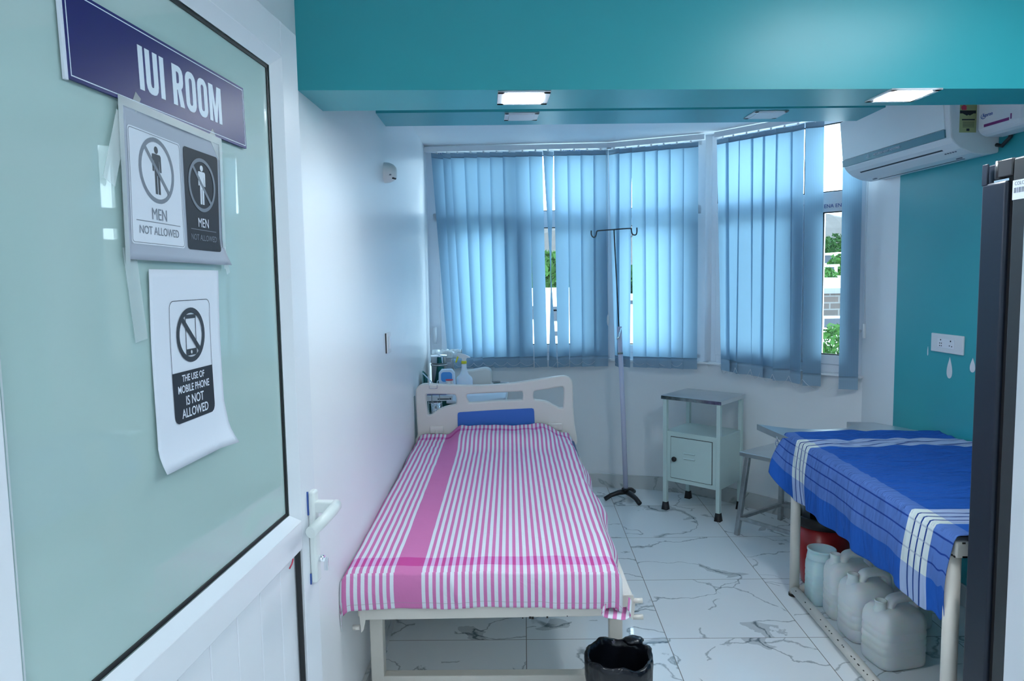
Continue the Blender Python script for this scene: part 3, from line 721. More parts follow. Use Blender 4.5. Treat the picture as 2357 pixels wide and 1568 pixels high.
# no-men poster (A4 landscape in a plastic sleeve)
o, ux, uy, W, Hh = frame4((-0.638,1.573),(-0.359,1.569),(-0.633,1.782), -0.0175)
curl1 = lambda s, t: 0.0016*math.sin(5*s+2*t)+0.0016 + 0.004*max(0,(0.10-t)/0.10)*(0.3+0.7*s) + 0.012*max(0,s-0.90)/0.1*max(0,0.2-t)/0.2
pm, n = sheet('poster', o, ux, uy, GREYP, 'grey poster with two no-men symbols taped below the room name board', 'poster', curl1)
uxn, uyn = ux.normalized(), uy.normalized()
def printed(parent, name, loops, m, lift, O, cu):
    g = G(); g.plate(loops, O+n*0.0014, uxn, uyn, n, 0.0001)
    bmesh.ops.triangulate(g.bm, faces=g.bm.faces)
    es = [e for e in g.bm.edges if e.calc_length() > 0.012]
    for _ in range(3):
        es = [e for e in g.bm.edges if e.calc_length() > 0.012]
        if es: bmesh.ops.subdivide_edges(g.bm, edges=es, cuts=1); bmesh.ops.triangulate(g.bm, faces=g.bm.faces)
    for v in g.bm.verts:
        r = v.co - O; s_ = r.dot(uxn)/ux.length; t_ = r.dot(uyn)/uy.length; v.co += n*(cu(s_, t_)+lift)
    return g.build(name, m, parent)
def letter(parent, name, text, a, b, size, m, lift, O, cu, xs=0.9, off=0.0):
    g = G(); g.plate(None, O+uxn*a+uyn*b+n*0.0014, uxn, uyn, n, 0.0001, text=text, size=size, xs=xs, off=off)
    for v in g.bm.verts:
        r = v.co - O; v.co += n*(cu(r.dot(uxn)/ux.length, r.dot(uyn)/uy.length)+lift)
    return g.build(name, m, parent)
def man(cx, cy, h):
    w = h*0.34; L = []
    L.append(circ(cx, cy+h*0.42, h*0.075, n=16))
    body = [(cx-w/2,cy+h*0.32),(cx-w/2+h*0.03,cy+h*0.335),(cx+w/2-h*0.03,cy+h*0.335),(cx+w/2,cy+h*0.30),(cx+w/2,cy-h*0.02),(cx+w/2-h*0.055,cy-h*0.02),(cx+w/2-h*0.065,cy+h*0.20),(cx+w/2-h*0.075,cy+h*0.20),(cx+w/2-h*0.075,cy-h*0.48),(cx+h*0.015,cy-h*0.48),(cx+h*0.012,cy-h*0.10),(cx-h*0.012,cy-h*0.10),(cx-h*0.015,cy-h*0.48),(cx-w/2+h*0.075,cy-h*0.48),(cx-w/2+h*0.075,cy+h*0.20),(cx-w/2+h*0.065,cy+h*0.20),(cx-w/2+h*0.055,cy-h*0.02),(cx-w/2,cy-h*0.02)]
    L.append(body); return L
def slash(cx, cy, r, w, a=-45):
    t = math.radians(a); d = Vector((math.cos(t),math.sin(t))); q = Vector((-d.y,d.x))
    return [tuple(Vector((cx,cy))+d*sx*r+q*sy*w/2) for sx, sy in ((-1,-1),(1,-1),(1,1),(-1,1))]
for (x0, x1, mb, mr, mf, t1, t2, nm) in ((0.010,0.150,PAPER,GREYINK,INK,GREYINK,GREYINK,'white_panel'),(0.160,0.268,BLKP,GREYINK,PAPER,PAPER,GREYINK,'black_panel')):
    pn = printed(pm, nm, [rrect(x0,0.022,x1,0.182,0.006)], mb, 0.0, o, curl1)
    cx = (x0+x1)/2; r = min(0.047,(x1-x0)*0.40); cy = 0.130 if nm == 'white_panel' else 0.128
    if nm == 'white_panel': printed(pn, 'panel_border', [rrect(x0+0.002,0.024,x1-0.002,0.180,0.005), rrect(x0+0.0028,0.0248,x1-0.0028,0.1792,0.0045)], GREYINK, 0.0003, o, curl1)
    printed(pn, 'figure', man(cx, cy, r*1.5), mf, 0.0003, o, curl1)
    printed(pn, 'prohibition_ring', [circ(cx,cy,r), circ(cx,cy,r*0.87)], mr, 0.0006, o, curl1)
    printed(pn, 'prohibition_bar', [slash(cx,cy,r*0.9,r*0.13)], mr, 0.0006, o, curl1)
    letter(pn, 'heading', 'MEN', cx, 0.066, 0.024 if nm=='white_panel' else 0.021, t1, 0.0006, o, curl1, 0.85, 0.0)
    printed(pn, 'rule', [[(x0+0.012,0.0545),(x1-0.012,0.0545),(x1-0.012,0.0555),(x0+0.012,0.0555)]], t2, 0.0004, o, curl1)
    letter(pn, 'line_of_text', 'NOT ALLOWED', cx, 0.042, 0.0165 if nm=='white_panel' else 0.0135, t2, 0.0006, o, curl1, 0.88, 0.0)
g = G()
for (a, b, c, d) in ((-0.006,-0.006,0.004,Hh+0.008),(W-0.004,-0.006,W+0.006,Hh+0.008),(-0.006,Hh-0.004,W+0.006,Hh+0.008)): g.plate([[(a,b),(c,b),(c,d),(a,d)]], o+n*0.004, uxn, uyn, n, 0.0002)
g.build('plastic_sleeve_edge', TAPE, pm)
def tape(a, b, w, e=0.004):
    a, b = Vector(a), Vector(b); d = (b-a).normalized(); q = Vector((-d.y,d.x))*w/2
    g = G(); P = [a-q, b-q, b+q, a+q]; g.plate([[tuple(p) for p in P]], D(0,0,-0.0185+e), DT, Z_, DN, 0.0003); g.build('tape', TAPE, pm)
tape((-0.630,1.765),(-0.668,1.672), 0.026); tape((-0.628,1.59),(-0.612,1.46), 0.030, 0.0005); tape((-0.385,1.79),(-0.352,1.755), 0.022); tape((-0.365,1.60),(-0.345,1.555), 0.014); tape((-0.605,1.775),(-0.590,1.80),0.014)
# no-phone poster (A4 portrait)
o, ux, uy, W, Hh = frame4((-0.592,1.263),(-0.385,1.263),(-0.587,1.560), -0.0185)
curl2 = lambda s, t: 0.0012+0.0012*math.sin(6*t+1) + 0.012*max(0,(0.12-t)/0.12)**1.5 + 0.012*max(0,s-0.8)/0.2*max(0,0.25-t)/0.25
pp, n = sheet('poster', o, ux, uy, PAPER, 'white paper notice forbidding mobile phones, taped below the grey poster', 'poster', curl2)
uxn, uyn = ux.normalized(), uy.normalized()
x0, x1, y0, y1 = 0.048, 0.172, 0.062, 0.250
bl_ = printed(pp, 'black_box', [[(x0+0.010,y0),(x1-0.010,y0),(x1-0.004,y0+0.003),(x1,y0+0.012),(x1,y0+0.078),(x0,y0+0.078),(x0,y0+0.012),(x0+0.004,y0+0.003)]], BLKP, 0.0003, o, curl2)
printed(pp, 'outline', [rrect(x0,y0,x1,y1,0.012), rrect(x0+0.0009,y0+0.0009,x1-0.0009,y1-0.0009,0.0112)], INK, 0.0002, o, curl2)
cx, cy, r = 0.109, y0+0.133, 0.043
printed(pp, 'phone_symbol', [rrect(cx-0.016,cy-0.032,cx+0.016,cy+0.032,0.004), [(cx-0.0145,cy-0.022),(cx+0.0145,cy-0.022),(cx+0.0145,cy+0.026),(cx-0.0145,cy+0.026)], circ(cx,cy-0.027,0.003)], INK, 0.0002, o, curl2)
printed(pp, 'prohibition_ring', [circ(cx,cy,r), circ(cx,cy,r*0.81)], INK, 0.0005, o, curl2)
printed(pp, 'prohibition_bar', [slash(cx,cy,r*0.88,r*0.19)], INK, 0.0005, o, curl2)
for t_, b_y, sz in (('THE USE OF', 0.129, 0.0150), ('MOBILE PHONE', 0.1125, 0.0165), ('IS NOT', 0.0935, 0.0205), ('ALLOWED', 0.0745, 0.0200)):
    letter(bl_, 'line_of_text', t_, cx, b_y, sz, PAPER, 0.0006, o, curl2, 0.86 if len(t_) < 11 else 0.84, 0.0002)

# ================================================================== HOSPITAL BED
bed = thing('hospital_bed', (-0.15,3.2,0), 'cream metal hospital bed with a moulded beige headboard, standing along the left wall', 'bed')
bedx = lambda y: -0.0145*(y-2.2)
g = G()
for sx in (-0.545, 0.325):
    g.beam((sx+bedx(2.27),2.27,0.460), (sx+bedx(4.1)-0.02*(sx>0),4.1,0.460), 0.04, 0.06, bev=0.004)
g.beam((-0.55,2.27,0.462),(0.335,2.27,0.470),0.035,0.072,bev=0.005)
for y in (2.8,3.4,4.0): g.beam((-0.54+bedx(y),y,0.475),(0.31+bedx(y),y,0.475),0.04,0.025,bev=0.003)
for y in (2.5,3.8): g.beam((-0.54+bedx(y),y,0.078),(0.31+bedx(y),y,0.078),0.045,0.05,bev=0.004)
g.bx(-0.55,0.31,2.3,4.08,0.490,0.500)
g.build('bed_frame', CREAM, bed)
for (x, y) in ((-0.552,2.50),(0.312,2.50),(-0.545,3.8),(0.30,3.8)):
    G().bx(x-0.0235,x+0.0235,y-0.0235,y+0.0235,0.0,0.445,0.004).build('leg', CREAM, bed)
def bracket(x, y, zt, pegs, sd):
    g = G(); g.prism([(0,0),(0.022,0),(0.022,-0.030),(0.012,-0.075),(0.004,-0.085),(0,-0.03)] if sd < 0 else [(0,0),(-0.03,0),(-0.022,-0.030),(-0.008,-0.075),(0,-0.085),(0.006,-0.03)], (x,y,zt), X_, Z_, Y_, -0.004, 0.004)
    for pz, ln in pegs: g.tube([(x,y,pz),(x+sd*ln,y,pz)], 0.0085, 12)
    g.build('side_rail_bracket', CREAM, bed)
bracket(-0.555,2.255,0.470,[(0.402,0.024)],-1); bracket(0.340,2.255,0.505,[(0.485,0.030),(0.430,0.032)],1)
g = G()
for (x, z, r_) in ((0.012,0.431,0.004),(0.004,0.432,0.0035),(0.06,0.433,0.0028),(-0.02,0.431,0.002),(0.125,0.436,0.0015)): g.box((x,2.2515,z),(r_*2,0.0012,r_*2.2),None,0.0004)
g.build('paint_chip', CHIP, bed)
G().bx(-0.588,0.280,2.235,4.08,0.500,0.600,0.02).build('mattress', NAVY, bed)
# headboard, outline taken on the plane y = 4.14
def hb(pts, n=4): return [(lambda q: (q.x, q.z))(onY(940+a/4.357, 700+b/4.357, 4.14)) for a, b in crom(pts, n)]
outl = hb([(115,1400),(112,1300),(95,1000),(92,900),(100,850),(135,822),(200,812),(480,826),(740,826),(1040,806),(1300,768),(1520,736),(1580,738),(1618,765),(1632,820),(1636,1000),(1648,1200),(1660,1420),(1400,1450),(600,1450)])
hole1 = hb([(165,930),(172,895),(200,884),(330,884),(455,888),(488,905),(500,950),(498,995),(478,1018),(400,1035),(320,1065),(255,1112),(218,1126),(186,1112),(176,1060)])
hole2 = hb([(566,930),(575,898),(605,884),(850,872),(1120,858),(1155,870),(1166,905),(1160,955),(1130,974),(860,984),(630,1000),(592,985)])
hole3 = hb([(1236,900),(1245,865),(1280,848),(1400,832),(1520,812),(1560,822),(1574,870),(1570,1010),(1556,1048),(1515,1056),(1460,1030),(1390,992),(1320,978),(1262,970),(1238,945)])
head = G().plate([outl, hole1, hole2, hole3], (0,4.165,0), X_, Z_, -Y_, 0.045, bev=0.010).build('headboard', CREAMPL, bed)
ins = [(lambda q: (q.x, q.z))(onY(940+a/4.357, 700+b/4.357, 4.12)) for a, b in ((500,1380),(496,1110),(500,1092),(518,1086),(880,1064),(1235,1046),(1254,1052),(1260,1080),(1272,1370))]
G().plate([ins], (0,4.1205,0), X_, Z_, -Y_, 0.006, bev=0.001).build('blue_panel', BLUEPL, head)
for a, b in ((285,1262),(1475,1230)):
    g = G(); c = onY(940+a/4.357, 700+b/4.357, 4.12); c.y = 4.118; g.box(c, (0.085,0.020,0.050), None, 0.009); g.box(c+Vector((0,-0.010,-0.012)), (0.018,0.008,0.028), None, 0.003); g.build('moulded_latch', CREAMPL, head)
G().bx(-0.672+0.0,-0.648,4.10,4.15,0.30,0.86,0.004).build('side_post', mat('pale_steel_post',(0.5,0.62,0.66),0.3,metal=0.4), bed)

# ---- pink striped sheet
def pink_sheet():
    TW, DL, DR = 0.885, 0.05, 0.125; Wt = DL+TW+DR; FD, Lh = 0.122, 1.865; Vt = FD+Lh
    def fn(s, t):
        u = s*Wt; v = t*Vt
        yl = 2.212 + max(0.0, v-FD)
        # gathering and creases
        a = max(0.0, DL-u); b = max(0.0, u-(DL+TW)); c = max(0.0, FD-v)
        uu = min(max(u-DL, 0), TW)
        xl = -0.594 - 0.016*(yl-2.2); x = xl + uu*(1.0 - 0.012*(yl-2.2)/1.9)
        tt = (yl-2.2)/1.9
        z = 0.607 + 0.022*tt
        # the raised pillow end under the sheet
        hp = sm(3.72, 3.90, yl)
        cxp = sm(-0.46,-0.36,x)*(1-sm(0.085,0.20,x+0.0*(yl-3.7)))
        z += 0.050*hp*cxp
        z += 0.02*sm(0.12,0.0,abs(x-0.17-0.25*(3.95-yl)))*sm(3.2,3.6,yl)*(1-hp*0.5)
        # rounded edges
        ro = 0.028
        for e_, inward in ((uu, 1), (TW-uu, 1)):
            if e_ < ro: z -= ro - math.sqrt(max(0, ro*ro-(ro-e_)**2))
        y = yl
        if v < FD + ro and v >= FD: z -= (ro - math.sqrt(max(0, ro*ro-(ro-(v-FD))**2)))*0.9
        N1 = noise.noise(Vector((x*5, yl*3.0, 0.3))); N2 = noise.noise(Vector((x*16+yl*9, yl*7-x*6, 4.2)))
        w = 0.0035*N1 + 0.0030*N2*(1+1.5*sm(3.0,3.9,yl)+1.2*sm(-0.1,0.3,x))
        rid = 1-abs(noise.noise(Vector((x*6+yl*3.0, yl*1.6-x*4, 9.1))))*6
        w += 0.006*max(0, rid)*sm(-0.1,0.25,x)*sm(2.5,3.4,yl)
        z += w
        # side and foot drops
        z0 = z
        if a > 0: z -= a*0.9; x -= 0.006 + 0.004*math.sin(yl*7)
        if b > 0:
            fl = 0.006+0.022*(0.5+0.5*math.sin(yl*4.7+0.6))*min(1,b/0.05) + 0.012*math.sin(yl*13)*min(1,b/0.06)
            x += fl + 0.10*b*sm(2.9,3.5,yl)*(1-sm(3.8,4.0,yl)) + 0.028*min(1,b/0.07)*sm(2.2,2.9,yl)*(1-sm(3.5,3.9,yl)); z -= b*0.93
        if c > 0:
            bul = math.sin(min(1, c/FD)*math.pi)
            kk = noise.noise(Vector((x*7, c*5, 2.0)))
            y = 2.212 - 0.010*bul - 0.010*kk*(c/FD) - 0.004*math.sin(x*21)*(c/FD) - 0.006
            z -= c*0.98 if (a == 0 and b == 0) else c*0.95
            if b > 0: y += b*0.5; x -= b*0.60*(c/FD); z = z0 - 0.95*max(b, c)*(1-0.12*min(b,c)/0.12)
            # crease a third of the way along the foot
            q = math.exp(-((x+0.235-0.25*(c-0.05))/0.012)**2)*sm(0,0.03,c)*(1-sm(0.07,0.13,c)); y -= 0.010*q
        # sheet top end: climbs against the headboard
        e_ = sm(4.03,4.08,yl); z += 0.012*e_
        y = min(y, 4.085)
        return (x, y, z)
    g = G(); g.grid(fn, 170, 230, lambda s, t: (s*Wt, t*Vt))
    ob = g.build('bed_sheet', PINK)
    so = ob.modifiers.new('cloth_thickness', 'SOLIDIFY'); so.thickness = 0.0015; so.offset = 1
    return tag(ob, 'pink and white striped cotton sheet spread over the hospital bed', 'bed sheet')
pink_sheet()
# twisted corner of the sheet at the foot
g = G()
def cf(s, t):
    a = s*math.pi*1.25 - 0.35; r = 0.034 + 0.004*math.sin(3*a)
    cxx, czz = 0.274, 0.486
    return (cxx + math.cos(a)*r*1.25 + 0.012*t, 2.172 + 0.060*t - 0.006*math.sin(a*2), czz - math.sin(a)*r*0.72 + 0.012*t)
bedsheet = bpy.data.objects['bed_sheet']
g.grid(cf, 28, 8, lambda s, t: (0.62+s*0.14, 0.06+t*0.05)); oc = g.build('turned_corner', PINK, bedsheet)
so = oc.modifiers.new('cloth_thickness','SOLIDIFY'); so.thickness = 0.0015

# ================================================================== WIRE BASKET on the headboard
wb = thing('wire_basket', (-0.565,4.10,0.60), 'small wire basket hooked over the left of the headboard, holding a steel tumbler', 'basket')
g = G()
q = lambda u, w, y: onY(u, w, y)
def ring(z, y0, y1, x0, x1): return [(x0,y0,z),(x1,y0,z),(x1,y1,z),(x0,y1,z)]
xa, xb, ya, yb = -0.578,-0.500,4.215,4.290
for z in (0.62,0.68,0.74,0.80): g.tube(ring(z,ya,yb,xa,xb), 0.0018, 6, closed=True)
for i in range(4):
    x = xa+(xb-xa)*i/3; g.tube([(x,ya,0.81),(x,ya,0.62),(x,yb,0.62),(x,yb,0.81)], 0.0016, 6)
for x in (-0.558,-0.512): g.tube([(x,ya,0.81),(x,4.200,0.935),(x,4.175,0.943),(x,4.125,0.943),(x,4.115,0.93),(x,4.115,0.905)], 0.0020, 6)
g.tube([(-0.558,4.115,0.905),(-0.512,4.115,0.905)], 0.002, 6)
g.build('wire_frame', CHROME, wb)
g = G(); g.lathe([(0,0.627),(0.028,0.627),(0.034,0.80),(0.032,0.80),(0.026,0.632),(0,0.632)], (-0.539,4.252,0.0), 28); tag(g.build('steel_tumbler', CHROME), 'shiny steel tumbler standing in the wire basket', 'tumbler')

# ================================================================== SIDE TABLE behind the bed head, with its clutter
tb = thing('instrument_table', (-0.40,4.65,0), 'low table behind the bed head, covered with a dark green drape', 'table')
g = G(); g.bx(-0.655,-0.115,4.30,5.05,0.775,0.80,0.004); g.build('tabletop', PLW, tb)
for x in (-0.63,-0.14):
    for y in (4.33,5.02): G().tube([(x,y,0),(x,y,0.78)], 0.014, 10).build('leg', STEEL, tb)
g = G()
def dr(s, t):
    x = -0.648+0.52*s; dep = 0.42*t
    return (x, 4.292-0.010*math.sin(s*26)*t-0.004, 0.803-dep)
g.grid(dr, 60, 12); g.grid(lambda s,t: (-0.648+0.52*s, 4.288+0.70*t, 0.803), 4, 4); ob = g.build('drape', GREENCL, tb)
so = ob.modifiers.new('t','SOLIDIFY'); so.thickness = 0.002
TZ = 0.804
g = G()
def pf(s, t): return (-0.475+0.355*s+0.01*t, 4.245+0.53*t, TZ+0.020+0.004*math.sin(s*9)*(1-t)-0.030*max(0,(0.15-t)/0.15)*(0.6+0.5*math.sin(s*4)))
g.grid(pf, 30, 20); ob = g.build('paper_sheets', PAPER); so = ob.modifiers.new('t','SOLIDIFY'); so.thickness = 0.016; so.offset = -1
tag(ob, 'white paper sheets overhanging the front of the green draped table', 'papers')
g = G(); g.bx(-0.60,-0.44,4.262,4.36,TZ,TZ+0.030,0.002); ob = g.build('carton', PLW)
g = G(); g.bx(-0.53,-0.46,4.2605,4.262,TZ+0.009,TZ+0.015).bx(-0.458,-0.448,4.2605,4.262,TZ+0.008,TZ+0.018); g.build('printed_line', INK, ob)
tag(ob, 'flat white carton with dark print at the table front, seen through the headboard', 'carton')
g = G(); g.bx(-0.645,-0.48,4.30,4.42,TZ+0.0305,TZ+0.045,0.003); tag(g.build('folder', mat('lilac_folder',(0.30,0.34,0.62),0.5)), 'lilac blue folder lying behind the flat carton', 'folder')
# spray bottle
def P3(u, w, y): return onY(u, w, y)
sb = P3(1069,880,4.56); bx0 = sb.x
bt = thing('spray_bottle', (bx0,4.56,TZ), 'white spray bottle with a yellow trigger on the table behind the headboard', 'bottle')
pr = [(0,0.0),(0.050,0.0),(0.053,0.008),(0.053,0.088),(0.048,0.102),(0.030,0.118),(0.021,0.140),(0.0165,0.165),(0.0160,0.192),(0,0.192)]
G().lathe(pr, (bx0,4.56,TZ), 28, sy=0.62).build('bottle_body', mat('milky_plastic',(0.70,0.80,0.92),0.35,sss=0.2), bt)
G().lathe([(0,0.190),(0.0175,0.190),(0.0175,0.207),(0,0.207)], (bx0,4.56,TZ), 20).build('yellow_collar', YELLOW, bt)
g = G(); hz = TZ+0.207
g.prism([(0.012,0.0),(-0.010,0.0),(-0.014,0.018),(-0.030,0.022),(-0.046,0.040),(-0.044,0.046),(-0.020,0.048),(0.006,0.042),(0.030,0.030),(0.042,0.022),(0.036,0.020),(0.018,0.020)], (bx0,4.56,hz), X_, Z_, Y_, -0.010, 0.010); g.build('spray_head', PLW, bt)
g = G(); g.beam((bx0-0.036,4.56,hz+0.032),(bx0-0.052,4.56,hz-0.010), 0.012, 0.010, bev=0.003); g.build('trigger', YELLOW, bt)
g = G(); g.plate(None, (bx0-0.004,4.5265,TZ+0.040), X_, Z_, -Y_, 0.0004, text='WAXX ca', size=0.030); g.build('lettering', BLUEINK, bt)
# blue and white wipes pack
c = P3(1030,862,4.50)
pk = thing('wipes_pack', (c.x,4.50,TZ), 'rounded pale pack with a bright blue face beside the spray bottle', 'pack')
z0 = TZ; G().plate([[(-0.046+0,0),(0.046,0),(0.050,0.05),(0.046,0.095),(0.044,0.140),(0.030,0.158),(-0.030,0.158),(-0.044,0.140),(-0.046,0.095),(-0.050,0.05)]], (c.x-0.004,4.52,z0), X_, Z_, -Y_, 0.04, bev=0.006).build('pack_body', PALEBL, pk)
G().plate([rrect(-0.035,0.085,0.035,0.146,0.018)], (c.x-0.004,4.482,z0), X_, Z_, -Y_, 0.0025, bev=0.0006).build('blue_face', MIDBLUE, pk)
# sample jar
c = P3(1034,870,4.42)
jr = thing('sample_jar', (c.x,4.42,TZ), 'small clear jar with red lines on its label in front of the blue pack', 'jar')
G().lathe([(0,0),(0.026,0),(0.028,0.01),(0.028,0.060),(0.022,0.072),(0.022,0.090),(0,0.090)], (c.x,4.42,TZ+0.017), 24).build('jar_body', mat('cloudy_jar',(0.62,0.66,0.68),0.3), jr)
G().lathe([(0.0285,0.018),(0.0288,0.018),(0.0288,0.034),(0.0285,0.034)], (c.x,4.42,TZ+0.017), 24).build('red_label', REDL, jr)
G().lathe([(0.0225,0.086),(0.0235,0.086),(0.0235,0.091),(0,0.092)], (c.x,4.42,TZ+0.017), 24).build('lid', REDL, jr)
c = P3(1015,878,4.40)
g = G(); g.box((c.x,4.40,TZ+0.045),(0.055,0.05,0.055),None,0.012); tag(g.build('cotton_packet', GLASSY if False else PALEBL), 'small crumpled pale blue packet left of the sample jar', 'packet')
c = P3(1021,858,4.46); g = G(); g.lathe([(0,0),(0.014,0),(0.014,0.10),(0.010,0.115),(0,0.115)], (c.x-0.014,4.60,TZ), 16); tag(g.build('blue_vial', MIDBLUE), 'little bright blue vial behind the pale packet', 'vial')
# steel drum wrapped in film
c = P3(1008,860,4.78); dx_ = c.x-0.005
dm = thing('steel_drum', (dx_,4.80,TZ), 'upright stainless steel drum standing in the corner by the window', 'drum')
G().lathe([(0,0),(0.052,0),(0.052,0.21),(0.055,0.212),(0.055,0.222),(0,0.226)], (dx_+0.012,4.80,TZ), 32).build('drum_body', CHROME, dm)
G().lathe([(0.0535,0.150),(0.056,0.152),(0.056,0.160),(0.0535,0.162)], (dx_+0.012,4.80,TZ), 32).build('band', STEELD, dm)
# foil roll and film on top
g = G()
def film(s, t):
    a = s*math.pi; r = 0.055+0.010*noise.noise(Vector((s*5,t*9,1)))+0.004*noise.noise(Vector((s*22,t*30,3)))
    return (-0.640+0.20*t, 4.93-math.cos(a)*r*1.2, TZ+0.19+math.sin(a)*r)
g.grid(film, 24, 40); ob = g.build('plastic_wrap_bundle', mat('crinkled_film',(0.72,0.80,0.84),0.15,alpha=0.75,bump=0.8,bscale=90)); so = ob.modifiers.new('t','SOLIDIFY'); so.thickness = 0.002
tag(ob, 'crumpled clear plastic wrap piled on the box under the window corner', 'plastic wrap')
g = G(); g.bx(-0.635,-0.50,4.865,4.995,TZ,TZ+0.185,0.006); 
for k in range(4): g.bx(-0.598,-0.506,4.8635,4.866,TZ+0.03+0.04*k,TZ+0.045+0.04*k,mi=1)
tag(g.build('foil_box', [STEELD, STEEL]), 'crinkled silver foil box under the plastic wrap', 'box')
# beige machine lying behind
c = P3(1102,872,4.86)
mc = thing('beige_lamp_head', (c.x,4.86,TZ), 'beige moulded machine hood lying at the back right of the table', 'machine')
pts = crom([(-0.10,0.0),(-0.105,0.06),(-0.09,0.09),(-0.02,0.100),(0.055,0.112),(0.085,0.104),(0.095,0.080),(0.092,0.03),(0.088,0.0)], 4)
G().plate([pts], (c.x-0.015,4.92,TZ), X_, Z_, -Y_, 0.10, bev=0.012).build('housing', CREAMPL, mc)
G().tube([(c.x+0.080,4.85,TZ+0.008),(c.x+0.082,4.85,TZ+0.058)], 0.004, 8).build('stay', DKROD, mc)
g = G(); g.box((c.x+0.110,4.85,TZ+0.026),(0.075,0.02,0.008),None,0.002); ob = g.build('tray_edge', STEELD, mc)
c = P3(1092,880,4.50); g = G(); g.bx(c.x-0.018,c.x+0.018,4.49,4.52,TZ+0.020,TZ+0.052,0.003); tag(g.build('soap_box', PLW), 'small white box right of the spray bottle base', 'box')
# leaning mirror and clipboard by the wall
g = G(); a = Vector((-0.640,4.42,TZ)); g._add([a, a+Vector((0.0,0.16,0)), a+Vector((0.004,0.16,0.115)), a+Vector((0.0,0.0,0.165)), a+Vector((0.006,0,0)), a+Vector((0.006,0.16,0)), a+Vector((0.010,0.16,0.115)), a+Vector((0.006,0.0,0.165))], [(0,1,2,3),(7,6,5,4),(0,4,5,1),(1,5,6,2),(2,6,7,3),(3,7,4,0)])
tag(g.build('glass_sheet', mat('green_edge_glass',(0.10,0.30,0.28),0.1,coat=1.0)), 'small green edged glass sheet leaning on the left wall', 'glass sheet')
g = G(); g.beam((-0.632,4.40,TZ+0.150),(-0.530,4.43,TZ+0.030),0.05,0.006,bev=0.001); g.beam((-0.628,4.385,TZ+0.03),(-0.555,4.40,TZ+0.07),0.012,0.012,mi=1); tag(g.build('clipboard', [PALEBL, BLACKM]), 'pale clipboard leaning against the glass sheet by the wall', 'clipboard')

# ================================================================== WALL FITTINGS, LEFT
wx = lambda y: -0.605 - (y-2.666)*0.0311 if y > 2.666 else -0.605
g = G(); yc = 3.22; x0 = wx(yc)
sw = thing('switch_plate', (x0,yc,1.25), 'narrow white switch plate on the left wall above the bed', 'switch')
g.bx(x0,x0+0.010,yc-0.045,yc+0.045,1.21,1.30,0.003).build('plate', PLW, sw)
g = G(); g.bx(x0+0.010,x0+0.014,yc-0.005,yc+0.030,1.225,1.285,0.002); g.build('rocker', UPVC, sw)
G().bx(x0,x0+0.006,yc-0.048,yc-0.0455,1.21,1.30).build('back_box', BLACK, sw)
yc = 3.30; x0 = wx(yc); cz = 2.022
cm = thing('ceiling_sensor', (x0,yc,cz-0.05), 'small white dome sensor high on the left wall near the window', 'sensor')
prof = [(0.046,0.0),(0.046,0.012),(0.044,0.024),(0.036,0.042),(0.022,0.054),(0,0.058)]
G().lathe(prof, (x0,yc,cz), 28, ax=(Y_, Z_, X_)).build('dome', mat('dome_white',(0.82,0.84,0.84),0.35), cm)
c = Vector((x0+0.041,yc-0.012,cz-0.024)); nn = Vector((0.75,-0.25,-0.6)).normalized(); sd = nn.cross(Z_).normalized()
G().box(c+nn*0.006,(0.030,0.008,0.006),(sd,nn.cross(sd),nn),0.002).build('lens_slot', BLACK, cm)
G().box((x0+0.030,yc-0.0375,cz-0.014),(0.014,0.004,0.006)).build('maker_mark', GREYINK, cm)

# ================================================================== DRIP STAND
iv = thing('drip_stand', (0.68,4.83,0), 'leaning drip stand with a two-hook bar on a black tripod base by the blinds', 'drip stand')
hub = Vector((0.680,4.835,0.055))
g = G(); g.lathe([(0,0.045),(0.024,0.045),(0.024,0.072),(0.030,0.078),(0.026,0.082),(0,0.082)], (hub.x,hub.y,0.0), 18)
for e in ((0.528,4.800),(0.755,4.690),(0.758,4.975)):
    e = Vector((e[0],e[1],0.0)); d = (e-Vector((hub.x,hub.y,0))); a = hub.copy(); a.z = 0.058
    pts = [a, a+d*0.35+Vector((0,0,-0.004)), Vector((hub.x,hub.y,0))+d*0.7+Z_*0.040, Vector((hub.x,hub.y,0))+d*0.98+Z_*0.016]
    rr = [0.021,0.018,0.016,0.016]
    g.tube(pts, rr, 8)
g.build('tripod_base', BLACKM, iv)
top = Vector((0.637,4.82,1.197)); G().tube([hub+Z_*0.02, hub.lerp(top,0.5)+X_*0.003, top], 0.0165, 16).build('outer_tube', LILAC, iv)
G().tube([hub.lerp(top,0.845)+Vector((0,0,-0.008)), hub.lerp(top,0.845)+Vector((0,0,0.008))], 0.0185, 16).build('collar', STEELD, iv)
g = G(); g.tube([top+Vector((0.008,-0.018,-0.010)), top+Vector((-0.012,-0.045,-0.065)), top+Vector((-0.018,-0.05,-0.080))], [0.006,0.006,0.008], 10); g.build('clamp_screw', CHROME, iv)
rt = Vector((0.604,4.82,1.845)); G().tube([top-Z_*0.05, rt], 0.0045, 10).build('inner_rod', DKROD, iv)
pts = [onY(u,w,4.82) for u,w in ((1361,531),(1361,539),(1364,545),(1369,546),(1372,541),(1374,533),(1380,531),(1413,528.5),(1450,526),(1453,529),(1455,538),(1459,541),(1464,540),(1466,534),(1466,524))]
pts = [Vector(p) for p in crom([tuple(p) for p in pts], 4, closed=False)]
hk = G().tube(pts, 0.0045, 8).build('hook_bar', DKROD, iv)
g = G(); c = onY(1456,541,4.815); g.beam(c, c+Vector((-0.012,0,-0.014)), 0.014, 0.010, bev=0.003); g.build('tape_piece', PLW, hk)

